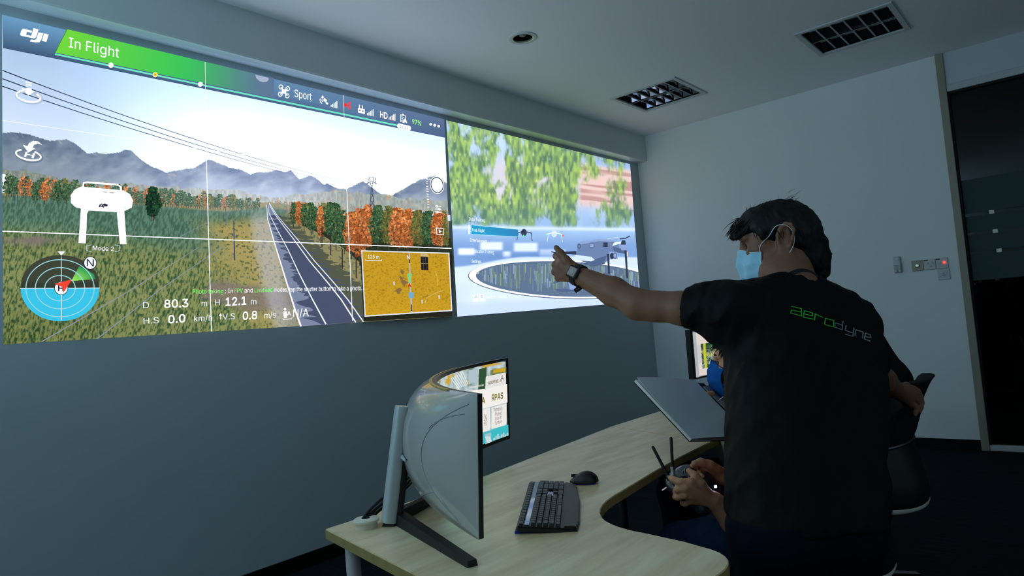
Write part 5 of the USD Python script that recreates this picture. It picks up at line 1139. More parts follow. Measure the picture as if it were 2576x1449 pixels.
# ---- the standing man who points
A_ = thing('person', 'standing person in a black lettered shirt and light blue mask, pointing at the projected pictures', 'person', group=None)
hipL, hipR = P(1950, 1345, 1.61), P(2110, 1340, 1.67); hipC = (hipL + hipR) / 2
SL, SR = P(1848, 782, 1.84), P(2140, 818, 1.95); EL, WL = P(1602, 764, 1.98), P(1454, 692, 2.14); ER, WR = P(2197, 938, 2.16), P(2256, 985, 2.36)
chest, neck0 = P(2022, 890, 1.86), P(1998, 735, 1.93)
faceA = -RH * math.cos(.36) + FH * math.sin(.36); sA = 1.06; RA = headR(faceA, .20, -.02)
oA = P(1962, 602, 1.935) - RA[:, 1] * .074 * sA
ft = hdir(FH - .5 * RH); kneeL, kneeR = hipL + ft * .05 + UP * -.33, hipR + ft * .06 + UP * -.33
ankL, ankR = floor_pt(hipL, -.06 * RH - .02 * FH, .085), floor_pt(hipR, .08 * RH, .085)
b = Blob()
XA = add_head(b, RA, oA, sA, .092, -.122, es=1.18)
b.cone(P(1962, 690, 1.95), P(2003, 745, 1.93), .058, .066, .03); b.cone(oA + RA @ np.array([-.02, 0, -.04]), P(1990, 720, 1.94), .062, .062, .03)
b.cone(neck0, P(1995, 800, 1.915), .062, .064, .03); b.cone(SL, SR, .055, .055, .05); b.cone(P(1950, 890, 1.86), P(2100, 890, 1.915), .068, .068, .04)
b.cone(P(1955, 1100, 1.755), P(2090, 1100, 1.79), .066, .066, .04); b.cone(hipL, hipR, .075, .075, .04); b.cone(P(2025, 800, 1.91), P(2028, 1320, 1.645), .066, .066, .04)
b.chain([SL, (SL + EL) / 2 + UP * -.004, EL], [.050, .0465, .042], .02); b.chain([EL, EL * .62 + WL * .38 + UP * .002, WL], [.041, .042, .029], .02); b.cone(EL + DOWN * .012 + FWD * -.01, EL * .8 + SL * .2 + DOWN * .01, .026, .030, .03)
b.chain([SR, (SR + ER) / 2, ER], [.050, .045, .040], .02); b.chain([ER, ER * .62 + WR * .38, WR], [.041, .040, .029], .02)
leg_set(b, hipL, kneeL, ankL, .085, .055, .042); leg_set(b, hipR, kneeR, ankR, .085, .055, .042)
for a, d in ((ankL, ft), (ankR, ft)): b.cone(a + UP * -.045, a + d * .12 + UP * -.06, .03, .022, .02)
# pointing hand
K = [P(1407, 650, 2.20), P(1397, 666, 2.205), P(1396, 684, 2.20), P(1404, 700, 2.19)]
for i, q in enumerate(K): b.cone(WL * .9 + q * .1, q, .022, (.0128, .0130, .0124, .0112)[i], .010)
b.cone(P(1446, 680, 2.145), P(1418, 662, 2.175), .020, .018, .02)
back = -FWD
fingers(b, K, [K[i] - WL for i in range(4)], [(.5, .5, .4), (1.0, 1.2, .8), (1.05, 1.25, .8), (1.1, 1.3, .8)], [(.034, .024, .018), (.036, .026, .018), (.034, .024, .018), (.028, .019, .016)], [.0098, .0098, .0092, .0082], -FWD)
b.chain([P(1443, 676, 2.145), P(1425, 655, 2.15), P(1410, 637, 2.165), P(1399.5, 623, 2.18)], [.017, .0135, .0118, .0088], .008)
# hand on the chair back
K = [P(2297, 978, 2.41), P(2302, 990, 2.405), P(2300, 1004, 2.40), P(2291, 1017, 2.39)]
for i, q in enumerate(K): b.cone(WR * .92 + q * .08, q, .022, (.0128, .0130, .0124, .0112)[i], .010)
for q, l in zip(K, (1.0, 1.08, 1.0, .85)):
    p1 = q + (RIGHT * .024 + DOWN * .010 + FWD * .012) * l; p2 = p1 + (RIGHT * .002 + DOWN * .022 - FWD * .004) * l; p3 = p2 + (-RIGHT * .006 + DOWN * .012 - FWD * .006) * l
    b.chain([q, p1, p2, p3], [.0105, .0102, .0095, .008], .005)
b.chain([P(2262, 975, 2.38), P(2280, 970, 2.42), P(2292, 973, 2.45)], [.016, .0125, .010], .008)
obj('body', b.mesh(.0045), 'skin_shaded', A_, smooth=True)
face_details(A_, XA, sA)
# shirt
b = Blob()
Lp = [P(1915, 790, 1.87), P(1938, 900, 1.845), P(1942, 1000, 1.79), P(1945, 1100, 1.735), P(1950, 1210, 1.68), P(1958, 1330, 1.62)]; Rp = [P(2105, 812, 1.94), P(2110, 900, 1.91), P(2108, 1000, 1.86), P(2104, 1100, 1.80), P(2104, 1210, 1.73), P(2106, 1330, 1.665)]
rr = [.080, .102, .104, .102, .104, .108]
b.chain(Lp, rr, .05); b.chain(Rp, rr, .05)
for l, r_, q in zip(Lp, Rp, rr): b.cone(l, r_, q * 1.0, q * 1.0, .05)
b.cone(P(1985, 765, 1.905), P(2015, 900, 1.868), .080, .10, .05); b.cone(P(2030, 780, 1.92), P(2025, 900, 1.875), .075, .10, .05); b.cone(P(1975, 752, 1.915), P(2035, 755, 1.935), .058, .058, .06); b.cone(P(1925, 742, 1.90), P(1985, 748, 1.92), .034, .045, .05); b.cone(P(2030, 752, 1.94), P(2085, 775, 1.95), .046, .04, .05)
b.cone(P(1905, 790, 1.86), P(1848, 783, 1.85), .082, .076, .04); b.cone(P(1848, 783, 1.85), P(1715, 773, 1.905), .076, .0555, .03)
b.cone(P(1880, 735, 1.88), P(1770, 735, 1.885), .026, .016, .04); b.cone(P(1800, 835, 1.86), P(1868, 850, 1.84), .022, .045, .05)
slR = P(2196, 918, 2.10); b.cone(P(2105, 820, 1.94), P(2140, 822, 1.955), .076, .072, .04); b.cone(P(2140, 822, 1.955), slR, .072, .056, .03)
b.ruffle(folds(chest, .0065, 8, 3, basis(RIGHT + DOWN * .55, UP))); b.ruffle(folds(SL, .003, 16, 9))
dL = unit(EL - SL); b.slab(P(1722, 773, 1.90), dL, (P(1722, 773, 1.90), .16)); dR = unit(ER - SR); b.slab(slR - dR * .012, dR, (slR, .12))
b.slab(P(2030, 1312, 1.63), DOWN + RIGHT * -.03, None)
b.cone(P(1985, 700, 1.945), P(2004, 742, 1.93), .072, .074, .008, True); b.cone(oA, P(1990, 700, 1.945), .075, .070, .006, True)
shirtA = obj('shirt', b.mesh(.006), 'black_shirt', A_, smooth=60, label='black short-sleeved sports shirt')
# trousers
b = Blob()
leg_set(b, hipL, kneeL, ankL + UP * .01, .102, .078, .062, .04); leg_set(b, hipR, kneeR, ankR + UP * .01, .102, .078, .062, .04); b.cone(hipL + UP * .05, hipR + UP * .05, .088, .088, .05); b.cone(hipL, hipR, .098, .098, .05)
b.ruffle(folds(hipC, .006, 8, 5)); b.slab(hipC + UP * .06, UP)
obj('trousers', b.mesh(.008), 'navy_trousers', A_, smooth=60)
shoe(A_, ankL, ft, 'matte_black'); shoe(A_, ankR, ft, 'matte_black')
# hair
b = hair_cap(RA, oA, sA, .092, 11, top=.024, nape=-.098); b.cone(XA(.05, .0, .070), XA(.112, .012, .050), .030 * sA, .012 * sA, .03); b.cone(XA(.04, .03, .065), XA(.105, .042, .042), .022 * sA, .008 * sA, .02)
hA = obj('hair', b.mesh(.004), 'hair', A_, smooth=True, label='short black hair with a spiky fringe')
roots = [(.085 - .02 * abs(q), .06 * q, .082 - .012 * abs(q)) for q in np.linspace(-1, 1, 15)]; obj('fringe', strands(XA, roots, [(1.0, .25 * q, -.35) for q in np.linspace(-1, 1, 15)], 150, .042, 5, .0013, .25), 'hair', A_, smooth=True)
roots = [(.06 * math.cos(a), .055 * math.sin(a), .100) for a in np.linspace(0, 6.28, 25)]; obj('flyaway_hair', strands(XA, roots, [(-.8 + .3 * math.cos(a), .3 * math.sin(a), .5) for a in np.linspace(0, 6.28, 25)], 60, .020, 8, .0005, .4, .2), 'hair', A_, smooth=True)
roots = [(-.01 + .05 * q, sy * .078, .02 + .02 * q) for q in np.linspace(-1, 1, 9) for sy in (-1, 1)]; obj('side_hair', strands(XA, roots, [(-.1, sy * .05, -1) for q in range(9) for sy in (-1, 1)], 80, .03, 9, .0009, .2), 'hair', A_, smooth=True)
# disposable mask
def mask_sheet(X, s, chin, zt=.000, phm=1.15, bul=.0, pleats=True, th=.0024, n=41, m_=25):
    V = []
    for o_ in (0, th):
        for j in range(m_):
            v_ = j / (m_ - 1); z = zt + (chin - .004 - zt) * v_
            for i in range(n):
                ph = phm * (2 * i / (n - 1) - 1); a = np.interp(v_, [0, .25, .5, .75, 1], [.063, .077 + bul, .080 + bul, .070 + bul, .050]); bb = np.interp(v_, [0, .5, 1], [.0725, .0735, .066])
                nose = .012 * math.exp(-(ph / .22) ** 2) * np.interp(v_, [0, .5, 1], [1, .7, .1]); pl = (.0028 * abs(((v_ * 3.5 + .06 * math.cos(2 * ph)) % 1) - .5) + .0022 * math.sin(ph * 9 + v_ * 6)) if pleats else 0
                zz = z + (.016 if v_ < .5 else -.006) * math.exp(-(ph / .45) ** 2) * abs(1 - 2 * v_) - .012 * abs(ph / phm) ** 2 * (1 - v_) + .022 * abs(ph / phm) ** 2.5 * v_
                V.append(X(.034 + (a + nose + pl + o_) * math.cos(ph) , (bb + pl * .6 + o_) * math.sin(ph), zz))
    V = np.array(V); N = n * m_; i = np.arange(N).reshape(m_, n); q = np.vstack([np.stack([i[:-1, :-1], i[:-1, 1:], i[1:, 1:]], -1).reshape(-1, 3), np.stack([i[:-1, :-1], i[1:, 1:], i[1:, :-1]], -1).reshape(-1, 3)]); F = [q, q[:, ::-1] + N]
    for e in (i[0], i[-1][::-1], i[:, 0][::-1], i[:, -1]): F += [np.stack([e[1:], e[:-1], e[:-1] + N], 1), np.stack([e[1:], e[:-1] + N, e[1:] + N], 1)]
    mm = trimesh.Trimesh(V, np.vstack(F), process=False); mm.fix_normals(); out = V[N:].reshape(m_, n, 3); return mm, out
def ear_loops(t, X, s, grid, mask, mat, r=.0013):
    for col, sy in ((-1, 1), (0, -1)):
        top, bot = grid[1, col], grid[-2, col]
        obj('ear_loop', tube(curve([top, X(.050, sy * .0675, .002), X(.022, sy * .078, .018), X(.000, sy * .085, .036), X(-.026, sy * .084, .030), X(-.036, sy * .083, .0), X(-.024, sy * .086, -.030), X(.006, sy * .086, -.055), X(.034, sy * .079, -.070), bot], 40), r * s, 6), mat, mask, smooth=True, label='thin ear loop')
ms, gA = mask_sheet(XA, sA, -.128, -.006, 1.22, .004); mkA = obj('face_mask', ms, 'mask_blue', A_, smooth=45, label='light blue pleated disposable mask')
for e in (gA[0], gA[-1], gA[:, 0], gA[:, -1]): obj('mask_edge', tube(e, .0016, 6), 'mask_edge', mkA, smooth=True)
ear_loops(A_, XA, sA, gA, mkA, 'mask_loop')
# lanyard round the neck
lp = [P(1925, 742, 1.86), P(1950, 722, 1.872), P(1972, 700, 1.878), P(2000, 684, 1.875), P(2030, 684, 1.885), P(2055, 698, 1.90), P(2072, 716, 1.925)]
lc = curve(lp, 40); w_ = unit(-DOWN * 1.0 - FWD * .35) * .0075; V = np.vstack([lc + w_, lc - w_, lc + w_ - FWD * .0015, lc - w_ - FWD * .0015]); n = 40; F = []
for a_, b_ in ((0, 1), (3, 2), (2, 0), (1, 3)):
    for i in range(n - 1): F += [[a_ * n + i, a_ * n + i + 1, b_ * n + i + 1], [a_ * n + i, b_ * n + i + 1, b_ * n + i]]
lm = trimesh.Trimesh(V, np.array(F), process=False); lm.fix_normals(); obj('lanyard', lm, 'lanyard', A_, label='dark grey neck strap with a stitched line')
# watch
wa = unit(WL - EL); wc = WL - wa * .004; wn = unit(-FWD + DOWN * -.10 - RIGHT * .25 - wa * 0); wn = unit(wn - wa * (wn @ wa)); wu = np.cross(wa, wn); wt_ = UsdGeom.Xform.Define(stage, numbered(path_of(A_) + '/wrist_watch')); tag(wt_, 'black square digital watch with a loose strap end')
a = np.linspace(0, 2 * np.pi, 49)[:, None]; rg = wc + .0325 * (np.cos(a) * wn + np.sin(a) * wu); V = []
for s0, s1 in ((-.010, 0), (.010, 0), (.010, .003), (-.010, .003)): V.append(rg + wa * s0 + (rg - wc) / .0325 * s1)
V = np.vstack(V); n = 49; F = []
for k in range(4):
    for i in range(n - 1): j = (k + 1) % 4; F += [[k * n + i, k * n + i + 1, j * n + i + 1], [k * n + i, j * n + i + 1, j * n + i]]
wm = trimesh.Trimesh(V, np.array(F), process=False); wm.fix_normals(); obj('strap', wm, 'watch_black', wt_, smooth=40)
RW = np.stack([wa, wu, wn], 1); cs = wc + wn * .035
obj('case', moved(box((-.021, -.020, -.006), (.021, .020, .006), .004), RW, cs), 'watch_black', wt_, smooth=30); obj('dial', moved(box((-.0145, -.0145, .005), (.0145, .0145, .0068), .0012), RW, cs), 'watch_face', wt_); obj('display', moved(box((-.007, -.007, .0066), (.006, .005, .0074)), RW, cs), 'watch_lcd', wt_)
e0, e1 = P(1464, 719, 2.115), P(1446, 733, 2.10); sd = unit(e1 - e0); sn = unit(np.cross(sd, FWD)); st = trimesh.convex.convex_hull(np.array([q + sn * w2 * .0085 + FWD * t2 for q, ww in ((e0, 1), (e1, .8)) for w2 in (-ww, ww) for t2 in (-.0012, .0012)])); obj('strap_end', st, 'watch_black', wt_)
for k in (.45, .72): c2 = e0 + (e1 - e0) * k; obj('strap_hole', cyl(c2 - FWD * .0016, c2 + FWD * .0016, .0016, 10), 'mask_loop', wt_)
# lettering across the back
from scipy.spatial import cKDTree
def on_cloth(meshprim):
    v = np.array(UsdGeom.Mesh(meshprim).GetPointsAttr().Get(), float); nn = np.array(UsdGeom.Mesh(meshprim).GetNormalsAttr().Get(), float); q = v - CAM; keep = (nn * q).sum(1) < -.02; v, q = v[keep], q[keep]; d = q @ FWD
    tr = cKDTree(np.stack([PX + FPX * (q @ RIGHT) / d, PY + FPX * (q @ DOWN) / d], 1))
    def fn(u, vv, lift=0.0): dd, ii = tr.query([u, vv], k=24); dn = d[ii]; near = dn < dn.min() + .02; w2 = near / (dd + 2.0); dep = (dn * w2).sum() / w2.sum(); return P(u, vv, dep - lift)
    return fn
clothA = on_cloth(shirtA)
def letter(strokes, mat, name):
    out = []
    for s_ in strokes:
        pts = np.array([(1560 + x / 3.45, 480 + y / 3.45) for x, y in s_]); fine = [pts[0]]
        for p, q in zip(pts[:-1], pts[1:]):
            k = max(2, int(np.hypot(*(q - p)) / 4)); fine += [p + (q - p) * i / k for i in range(1, k + 1)]
        w3 = np.array([clothA(u, v, .0022) for u, v in fine])
        for i in range(len(w3) - 1): out.append(trimesh.convex.convex_hull(np.array([e + o2 for e, g in ((w3[i], -1), (w3[i + 1], 1)) for o2 in [unit(w3[i + 1] - w3[i]) * g * .0012 + np.cross(unit(w3[i + 1] - w3[i]), FWD) * sx * .00125 + FWD * z for sx in (-1, 1) for z in (0, .004)]])))
    obj(name, out, mat, A_)
G, Gy = 'logo_green', 'logo_grey'
for st_, mt in (([[(1487, 1002), (1574, 1022), (1574, 1086), (1482, 1061), (1489, 1035), (1574, 1053)]], G), ([[(1593, 1066), (1670, 1085), (1671, 1060), (1600, 1041), (1590, 1096), (1674, 1113)]], G), ([[(1688, 1120), (1695, 1070), (1758, 1098)]], G), ([[(1782, 1106), (1856, 1127), (1850, 1181), (1776, 1160), (1782, 1106)]], G),
                 ([[(1935, 1133), (1928, 1206), (1861, 1182), (1868, 1146), (1932, 1167)]], Gy), ([[(1962, 1170), (1955, 1211), (2024, 1235)], [(2031, 1190), (2021, 1263), (1958, 1246)]], Gy), ([[(2040, 1256), (2048, 1206), (2110, 1226), (2105, 1277)]], Gy), ([[(2124, 1262), (2169, 1276), (2172, 1250), (2132, 1235), (2120, 1286), (2170, 1304)]], Gy)): letter(st_, mt, 'letter')

# ---- the seated pilot with the controller
B_ = thing('person', 'seated person in dark shirt and blue jeans holding a flight controller', 'person')
hL, hR = P(1950, 1345, 2.00), P(1995, 1300, 2.28); hL[2] = hR[2] = .555
kL, kR = P(1712, 1352, 2.10), P(1742, 1320, 2.32); kL[2] = .492; kR[2] = .425
nb = P(1985, 850, 2.14); sL, sR = P(1945, 900, 1.98), P(2010, 880, 2.28); eL, wL = P(1893, 1348, 1.94), P(1798, 1262, 1.925); eR, wR = P(1900, 1230, 2.22), P(1824, 1199, 2.07)
fB = hdir(-RH * .93 + FH * .36); RB = headR(fB, .12); oB = P(1965, 800, 2.15)
b = Blob(); XB = add_head(b, RB, oB, 1.0)
b.cone(oB + RB @ np.array([-.02, 0, -.06]), nb, .058, .062, .03); b.cone(sL, sR, .055, .055, .05); mid = (sL + sR) / 2; hc = (hL + hR) / 2; b.cone(mid + UP * -.08, hc + UP * .12, .105, .10, .06); b.cone(hL, hR, .085, .085, .05)
b.chain([sL, eL], [.052, .042], .02); b.chain([eL, eL * .55 + wL * .45, wL], [.042, .040, .028], .02); b.chain([sR, eR], [.052, .042], .02); b.chain([eR, eR * .55 + wR * .45, wR], [.042, .040, .028], .02)
aL, aR = kL + fB * -.04, kR + fB * .0; aL[2] = aR[2] = .085; leg_set(b, hL, kL, aL, .08, .055, .042); leg_set(b, hR, kR, aR, .08, .055, .042)
for a in (aL, aR): b.cone(a + UP * -.045, a + fB * .12 + UP * -.06, .03, .022, .02)
K = [P(1737, 1213, 1.905), P(1724, 1227, 1.90), P(1724, 1244, 1.905), P(1737, 1258, 1.915)]
for i, q in enumerate(K): b.cone(wL * .9 + q * .1, q, .021, (.0128, .0130, .0124, .0112)[i], .010)
b.chain([K[0], P(1712, 1213, 1.905), P(1697, 1208, 1.92), P(1687, 1202, 1.94)], [.0112, .0104, .0098, .0082], .005)
b.chain([K[1], P(1705, 1231, 1.91), P(1700, 1236, 1.935), P(1712, 1236, 1.955)], [.0112, .0104, .0096, .0082], .005)
b.chain([K[2], P(1706, 1250, 1.915), P(1700, 1250, 1.94), P(1714, 1246, 1.96)], [.0108, .0102, .0094, .008], .005)
b.chain([K[3], P(1724, 1267, 1.925), P(1718, 1265, 1.945), P(1730, 1258, 1.96)], [.0098, .0092, .0086, .0076], .005)
b.chain([P(1776, 1238, 1.92), P(1764, 1217, 1.915), P(1749, 1197, 1.92), P(1733, 1184, 1.93)], [.016, .0125, .0108, .0086], .008)
K = [P(1783, 1176, 2.05), P(1776, 1184, 2.06), P(1776, 1196, 2.065), P(1784, 1208, 2.07)]
for i, q in enumerate(K): b.cone(wR * .9 + q * .1, q, .021, (.0128, .0130, .0124, .0112)[i], .010)
b.chain([K[0], P(1765, 1174, 2.06), P(1752, 1173, 2.055), P(1742, 1171, 2.04)], [.0112, .0104, .0096, .008], .005)
for j in (1, 2, 3): b.chain([K[j], K[j] + P(1758, 1186, 2.06) - P(1776, 1184, 2.06), K[j] + P(1757, 1194, 2.03) - P(1776, 1184, 2.06), K[j] + P(1766, 1198, 2.01) - P(1776, 1184, 2.06)], [.0108, .010, .0092, .008], .005)
b.chain([P(1805, 1182, 2.05), P(1785, 1169, 2.03), P(1763, 1163, 2.02), P(1746, 1166, 2.01)], [.016, .0135, .0118, .009], .008)
obj('body', b.mesh(.0045), 'skin_lit', B_, smooth=True); face_details(B_, XB)
obj('hair', hair_cap(RB, oB, 1.0, .118, 23).mesh(.006), 'hair', B_, smooth=True)
b = Blob(); b.cone(sL, sR, .07, .07, .05); b.cone(mid + UP * -.08, hc + UP * .06, .125, .125, .06); b.cone(mid + UP * -.2 - FH * .06, hc + UP * .05 - FH * .06, .11, .11, .06); b.cone(mid + UP * -.2 + FH * .06, hc + UP * .05 + FH * .06, .11, .11, .06)
tR = eR * .45 + wR * .55; tL = sL * .45 + eL * .55; b.cone(sL, tL, .070, .062, .03); b.chain([sR, eR], [.070, .060], .03); b.chain([eR, tR], [.060, .050], .03); b.ruffle(folds(mid, .005, 10, 6))
b.slab(tR, wR - eR, (tR, .06)); b.slab(tL, eL - sL, (tL, .07)); b.slab(hc + UP * .0, -UP); b.cone(nb + UP * .05, nb + UP * -.03, .066, .07, .006, True)
obj('shirt', b.mesh(.008), 'dark_shirt', B_, smooth=60)
b = Blob(); leg_set(b, hL, kL, aL + UP * .02, .098, .074, .06, .04); leg_set(b, hR, kR, aR + UP * .02, .098, .074, .06, .04); b.cone(hL, hR, .10, .10, .05); b.ruffle(folds(hc, .004, 10, 8)); b.slab(hc + UP * .10, UP)
obj('jeans', b.mesh(.007), 'jeans', B_, smooth=60, label='blue denim jeans'); shoe(B_, aL, fB); shoe(B_, aR, fB)
ms, g_ = mask_sheet(XB, 1.0, -.118, -.004, 1.02, .004); mk = obj('face_mask', ms, 'mask_blue', B_, smooth=45); ear_loops(B_, XB, 1.0, g_, mk, 'mask_loop')
# flight controller
ct = thing('flight_controller', 'dark grey two-stick flight controller with two black antennas, held over the desk cut-out', 'remote control')
gL, gR = P(1731, 1211, 1.955), P(1757, 1184, 2.045); cx_ = unit(gR - gL); cm = (gL + gR) / 2; cz = unit(UP * .86 + RH * .20 - FH * .38); cz = unit(cz - cx_ * (cx_ @ cz)); cy = np.cross(cz, cx_); cy = cy if cy @ RH < 0 else -cy
RC = np.stack([cx_, cy, cz], 1); LC = lambda x, y, z: cm + RC @ np.array([x, y, z], float)
hs = np.linalg.norm(gR - gL) / 2
b = Blob(); b.ell(LC(0, .012, -.024), (.098, .056, .026), RC, .02); b.ell(LC(-.055, -.002, -.024), (.046, .058, .026), RC, .02); b.ell(LC(.055, -.002, -.024), (.046, .058, .026), RC, .02)
for sx in (-1, 1): b.cone(LC(sx * .062, -.02, -.03), LC(sx * .072, -.065, -.05), .026, .020, .02); b.cone(LC(sx * hs, 0, .012), LC(sx * hs, 0, -.012), .021, .017, .003, True)
obj('body', b.mesh(.0035), 'dark_grey_body', ct, smooth=60)
for sx in (-1, 1):
    c0 = LC(sx * hs, 0, -.012)
    obj('gimbal', trimesh.Trimesh(*(lambda s_: ((s_.vertices * .0155) @ RC.T + c0 - cz * .006, s_.faces))(trimesh.creation.icosphere(3)), process=False), 'matte_black', ct, smooth=True)
    obj('stick', tube([c0, c0 + cz * .016, c0 + cz * .034, c0 + cz * .036], [.0025, .0025, .0046, .0038], 12), 'aluminium', ct, smooth=30, label='small metal control stick')
    obj('bezel_ring', tube(c0 + cz * .0135 + .0215 * (np.cos(np.linspace(0, 6.2832, 33))[:, None] * cx_ + np.sin(np.linspace(0, 6.2832, 33))[:, None] * cy), .0016, 6), 'grey_plastic', ct, smooth=True)
for p0, p1 in ((P(1682, 1201, 1.965), P(1641, 1122, 2.0)), (P(1692, 1180, 2.06), P(1688, 1099, 2.09))):
    q = unit(p1 - p0); obj('antenna', tube([p0, p0 + q * .012, p0 + q * .02, p1 - q * .004, p1], [.0062, .0062, .0048, .0045, .0025], 12), 'matte_black', ct, smooth=30, label='straight black antenna rod'); obj('antenna_joint', tube([p0 - q * .014, p0 + q * .006], .0072, 12), 'aluminium', ct, smooth=30)
    obj('antenna_base', tube([p0 - q * .012, LC(-.02 if p0[1] < -4.3 else .02, .056, -.02)], .007, 10), 'dark_grey_body', ct, smooth=30)
obj('power_light', box(P(1800, 1224, 1.935) - .0035, P(1800, 1224, 1.935) + .0035, .001), 'white_lamp', ct, label='bright white status light'); obj('grip_bridge', tube([P(1800, 1224, 1.938), LC(.0, -.05, -.03)], [.004, .01], 8), 'dark_grey_body', ct, smooth=30)
for x, y in ((-.012, .03), (.012, .03), (0, -.02)): obj('switch', tube([LC(x, y, -.004), LC(x, y, .008)], [.0035, .0025], 10), 'chrome', ct, smooth=30)
obj('lever', tube([LC(-.05, .045, -.035), LC(-.055, .062, -.06)], .0032, 8), 'chrome', ct, smooth=30)

# ---- the man with the binder
C_ = thing('person', 'seated person in an olive-grey top and dark blue cloth mask, leafing through a binder', 'person')
fC = hdir(-RH * .96 + FH * .27); RC_ = headR(fC, -.04); oC = P(1868, 917, 2.52); nC = P(1892, 1010, 2.53)
b = Blob(); XC = add_head(b, RC_, oC, 1.0, .116, -.112); b.cone(oC + RC_ @ np.array([-.02, 0, -.06]), nC, .056, .06, .03)
sc = nC + UP * -.08; sCL, sCR = sc - RC_[:, 1] * -.16, sc - RC_[:, 1] * .16; hC_ = P(1935, 1250, 2.62); hC_[2] = .55; hCL, hCR = hC_ + RC_[:, 1] * .09, hC_ - RC_[:, 1] * .09
kCL, kCR = hCL + fC * .34 + RC_[:, 1] * .0, hCR + fC * .34; kCL[2] = kCR[2] = .53; aCL, aCR = kCL.copy(), kCR.copy(); aCL[2] = aCR[2] = .085
b.cone(sCL, sCR, .055, .055, .05); b.cone(sc + UP * -.06, hC_ + UP * .1, .10, .10, .06); b.cone(hCL, hCR, .085, .085, .05); leg_set(b, hCL, kCL, aCL, .08, .055, .042); leg_set(b, hCR, kCR, aCR, .08, .055, .042)
for a in (aCL, aCR): b.cone(a + UP * -.045, a + fC * .12 + UP * -.06, .03, .022, .02)
eCL, wCL = P(1905, 1150, 2.44), P(1900, 1090, 2.36); eCR, wCR = P(1850, 1140, 2.66), P(1800, 1012, 2.55)
for s_, e_, w_2 in ((sCL, eCL, wCL), (sCR, eCR, wCR)): b.chain([s_, e_], [.05, .042], .02); b.chain([e_, w_2], [.041, .028], .02)
K = [P(1790, 985, 2.545), P(1787, 990, 2.53), P(1788, 998, 2.52), P(1792, 1006, 2.515)]
for q in K: b.cone(wCR, q, .02, .013, .014)
for q in K: b.chain([q, q + P(1780, 986, 2.54) - P(1790, 985, 2.545) + FWD * .01, q + P(1777, 994, 2.53) - P(1790, 985, 2.545), q + P(1782, 1002, 2.52) - P(1790, 985, 2.545)], [.0105, .0098, .009, .008], .005)
b.chain([P(1798, 1004, 2.53), P(1790, 992, 2.50), P(1780, 990, 2.49)], [.015, .012, .009], .008)
K = [P(1888, 1066, 2.32), P(1884, 1076, 2.32), P(1884, 1086, 2.325), P(1888, 1098, 2.33)]
for q in K: b.cone(wCL, q, .02, .013, .014); b.chain([q, q - RIGHT * .018 + FWD * .024, q - RIGHT * .020 + FWD * .046 + DOWN * .008, q - RIGHT * .016 + FWD * .06 + DOWN * .016], [.0105, .0098, .009, .008], .005)
b.chain([P(1896, 1078, 2.345), P(1886, 1060, 2.335), P(1876, 1052, 2.33)], [.015, .012, .009], .008)
obj('body', b.mesh(.005), 'skin_lit', C_, smooth=True); face_details(C_, XC)
obj('hair', hair_cap(RC_, oC, 1.0, .116, 31, top=.03).mesh(.004), 'hair', C_, smooth=True, label='wavy black hair')
roots = [(.075 - .02 * abs(q), .06 * q, .085 - .02 * abs(q)) for q in np.linspace(-1, 1, 13)]; obj('fringe', strands(XC, roots, [(.7, .3 * q, -.5) for q in np.linspace(-1, 1, 13)], 70, .034, 15, .0020, .45), 'hair', C_, smooth=True)
ms, g_ = mask_sheet(XC, 1.0, -.116, .004, 1.0, .006, False); mk = obj('face_mask', ms, 'cloth_mask', C_, smooth=60, label='dark blue cloth mask')
for e in (g_[0], g_[-1], g_[:, 0], g_[:, -1]): obj('mask_hem', tube(e, .0022, 6), 'mask_hem', mk, smooth=True)
for col, sy in ((-1, 1), (0, -1)): obj('ear_loop', tube(curve([g_[17, col], X_ := XC(.035, sy * .070, -.040), XC(.004, sy * .0735, -.02), XC(-.028, sy * .074, .0)], 16), .0034, 6), 'mask_hem', mk, smooth=True)
b = Blob(); b.cone(sCL, sCR, .07, .07, .05); b.cone(sc + UP * -.04, hC_ + UP * .06, .122, .125, .06)
for sx in (-1, 1): b.cone(sc + UP * -.1 + RC_[:, 1] * .07 * sx, hC_ + UP * .05 + RC_[:, 1] * .06 * sx, .11, .11, .06)
b.cone(XC(.018, 0, -.135), nC + UP * -.02, .070, .085, .03)
for s_, e_, w_2 in ((sCL, eCL, wCL), (sCR, eCR, wCR)): q = e_ * .3 + w_2 * .7; b.chain([s_, e_], [.072, .062], .03); b.chain([e_, q], [.062, .048], .03); b.slab(q, w_2 - e_, (q, .055))
b.ruffle(folds(sc, .006, 11, 12)); b.slab(hC_, -UP); b.cone(XC(.014, 0, -.07), nC + UP * .0, .064, .062, .006, True); obj('top', b.mesh(.006), 'olive_shirt', C_, smooth=60, label='olive-grey high-collared top')
b = Blob(); leg_set(b, hCL, kCL, aCL + UP * .02, .095, .072, .06, .04); leg_set(b, hCR, kCR, aCR + UP * .02, .095, .072, .06, .04); b.cone(hCL, hCR, .10, .10, .05); b.slab(hC_ + UP * .1, UP); obj('trousers', b.mesh(.01), 'navy_trousers', C_, smooth=60); shoe(C_, aCL, fC, 'matte_black'); shoe(C_, aCR, fC, 'matte_black')
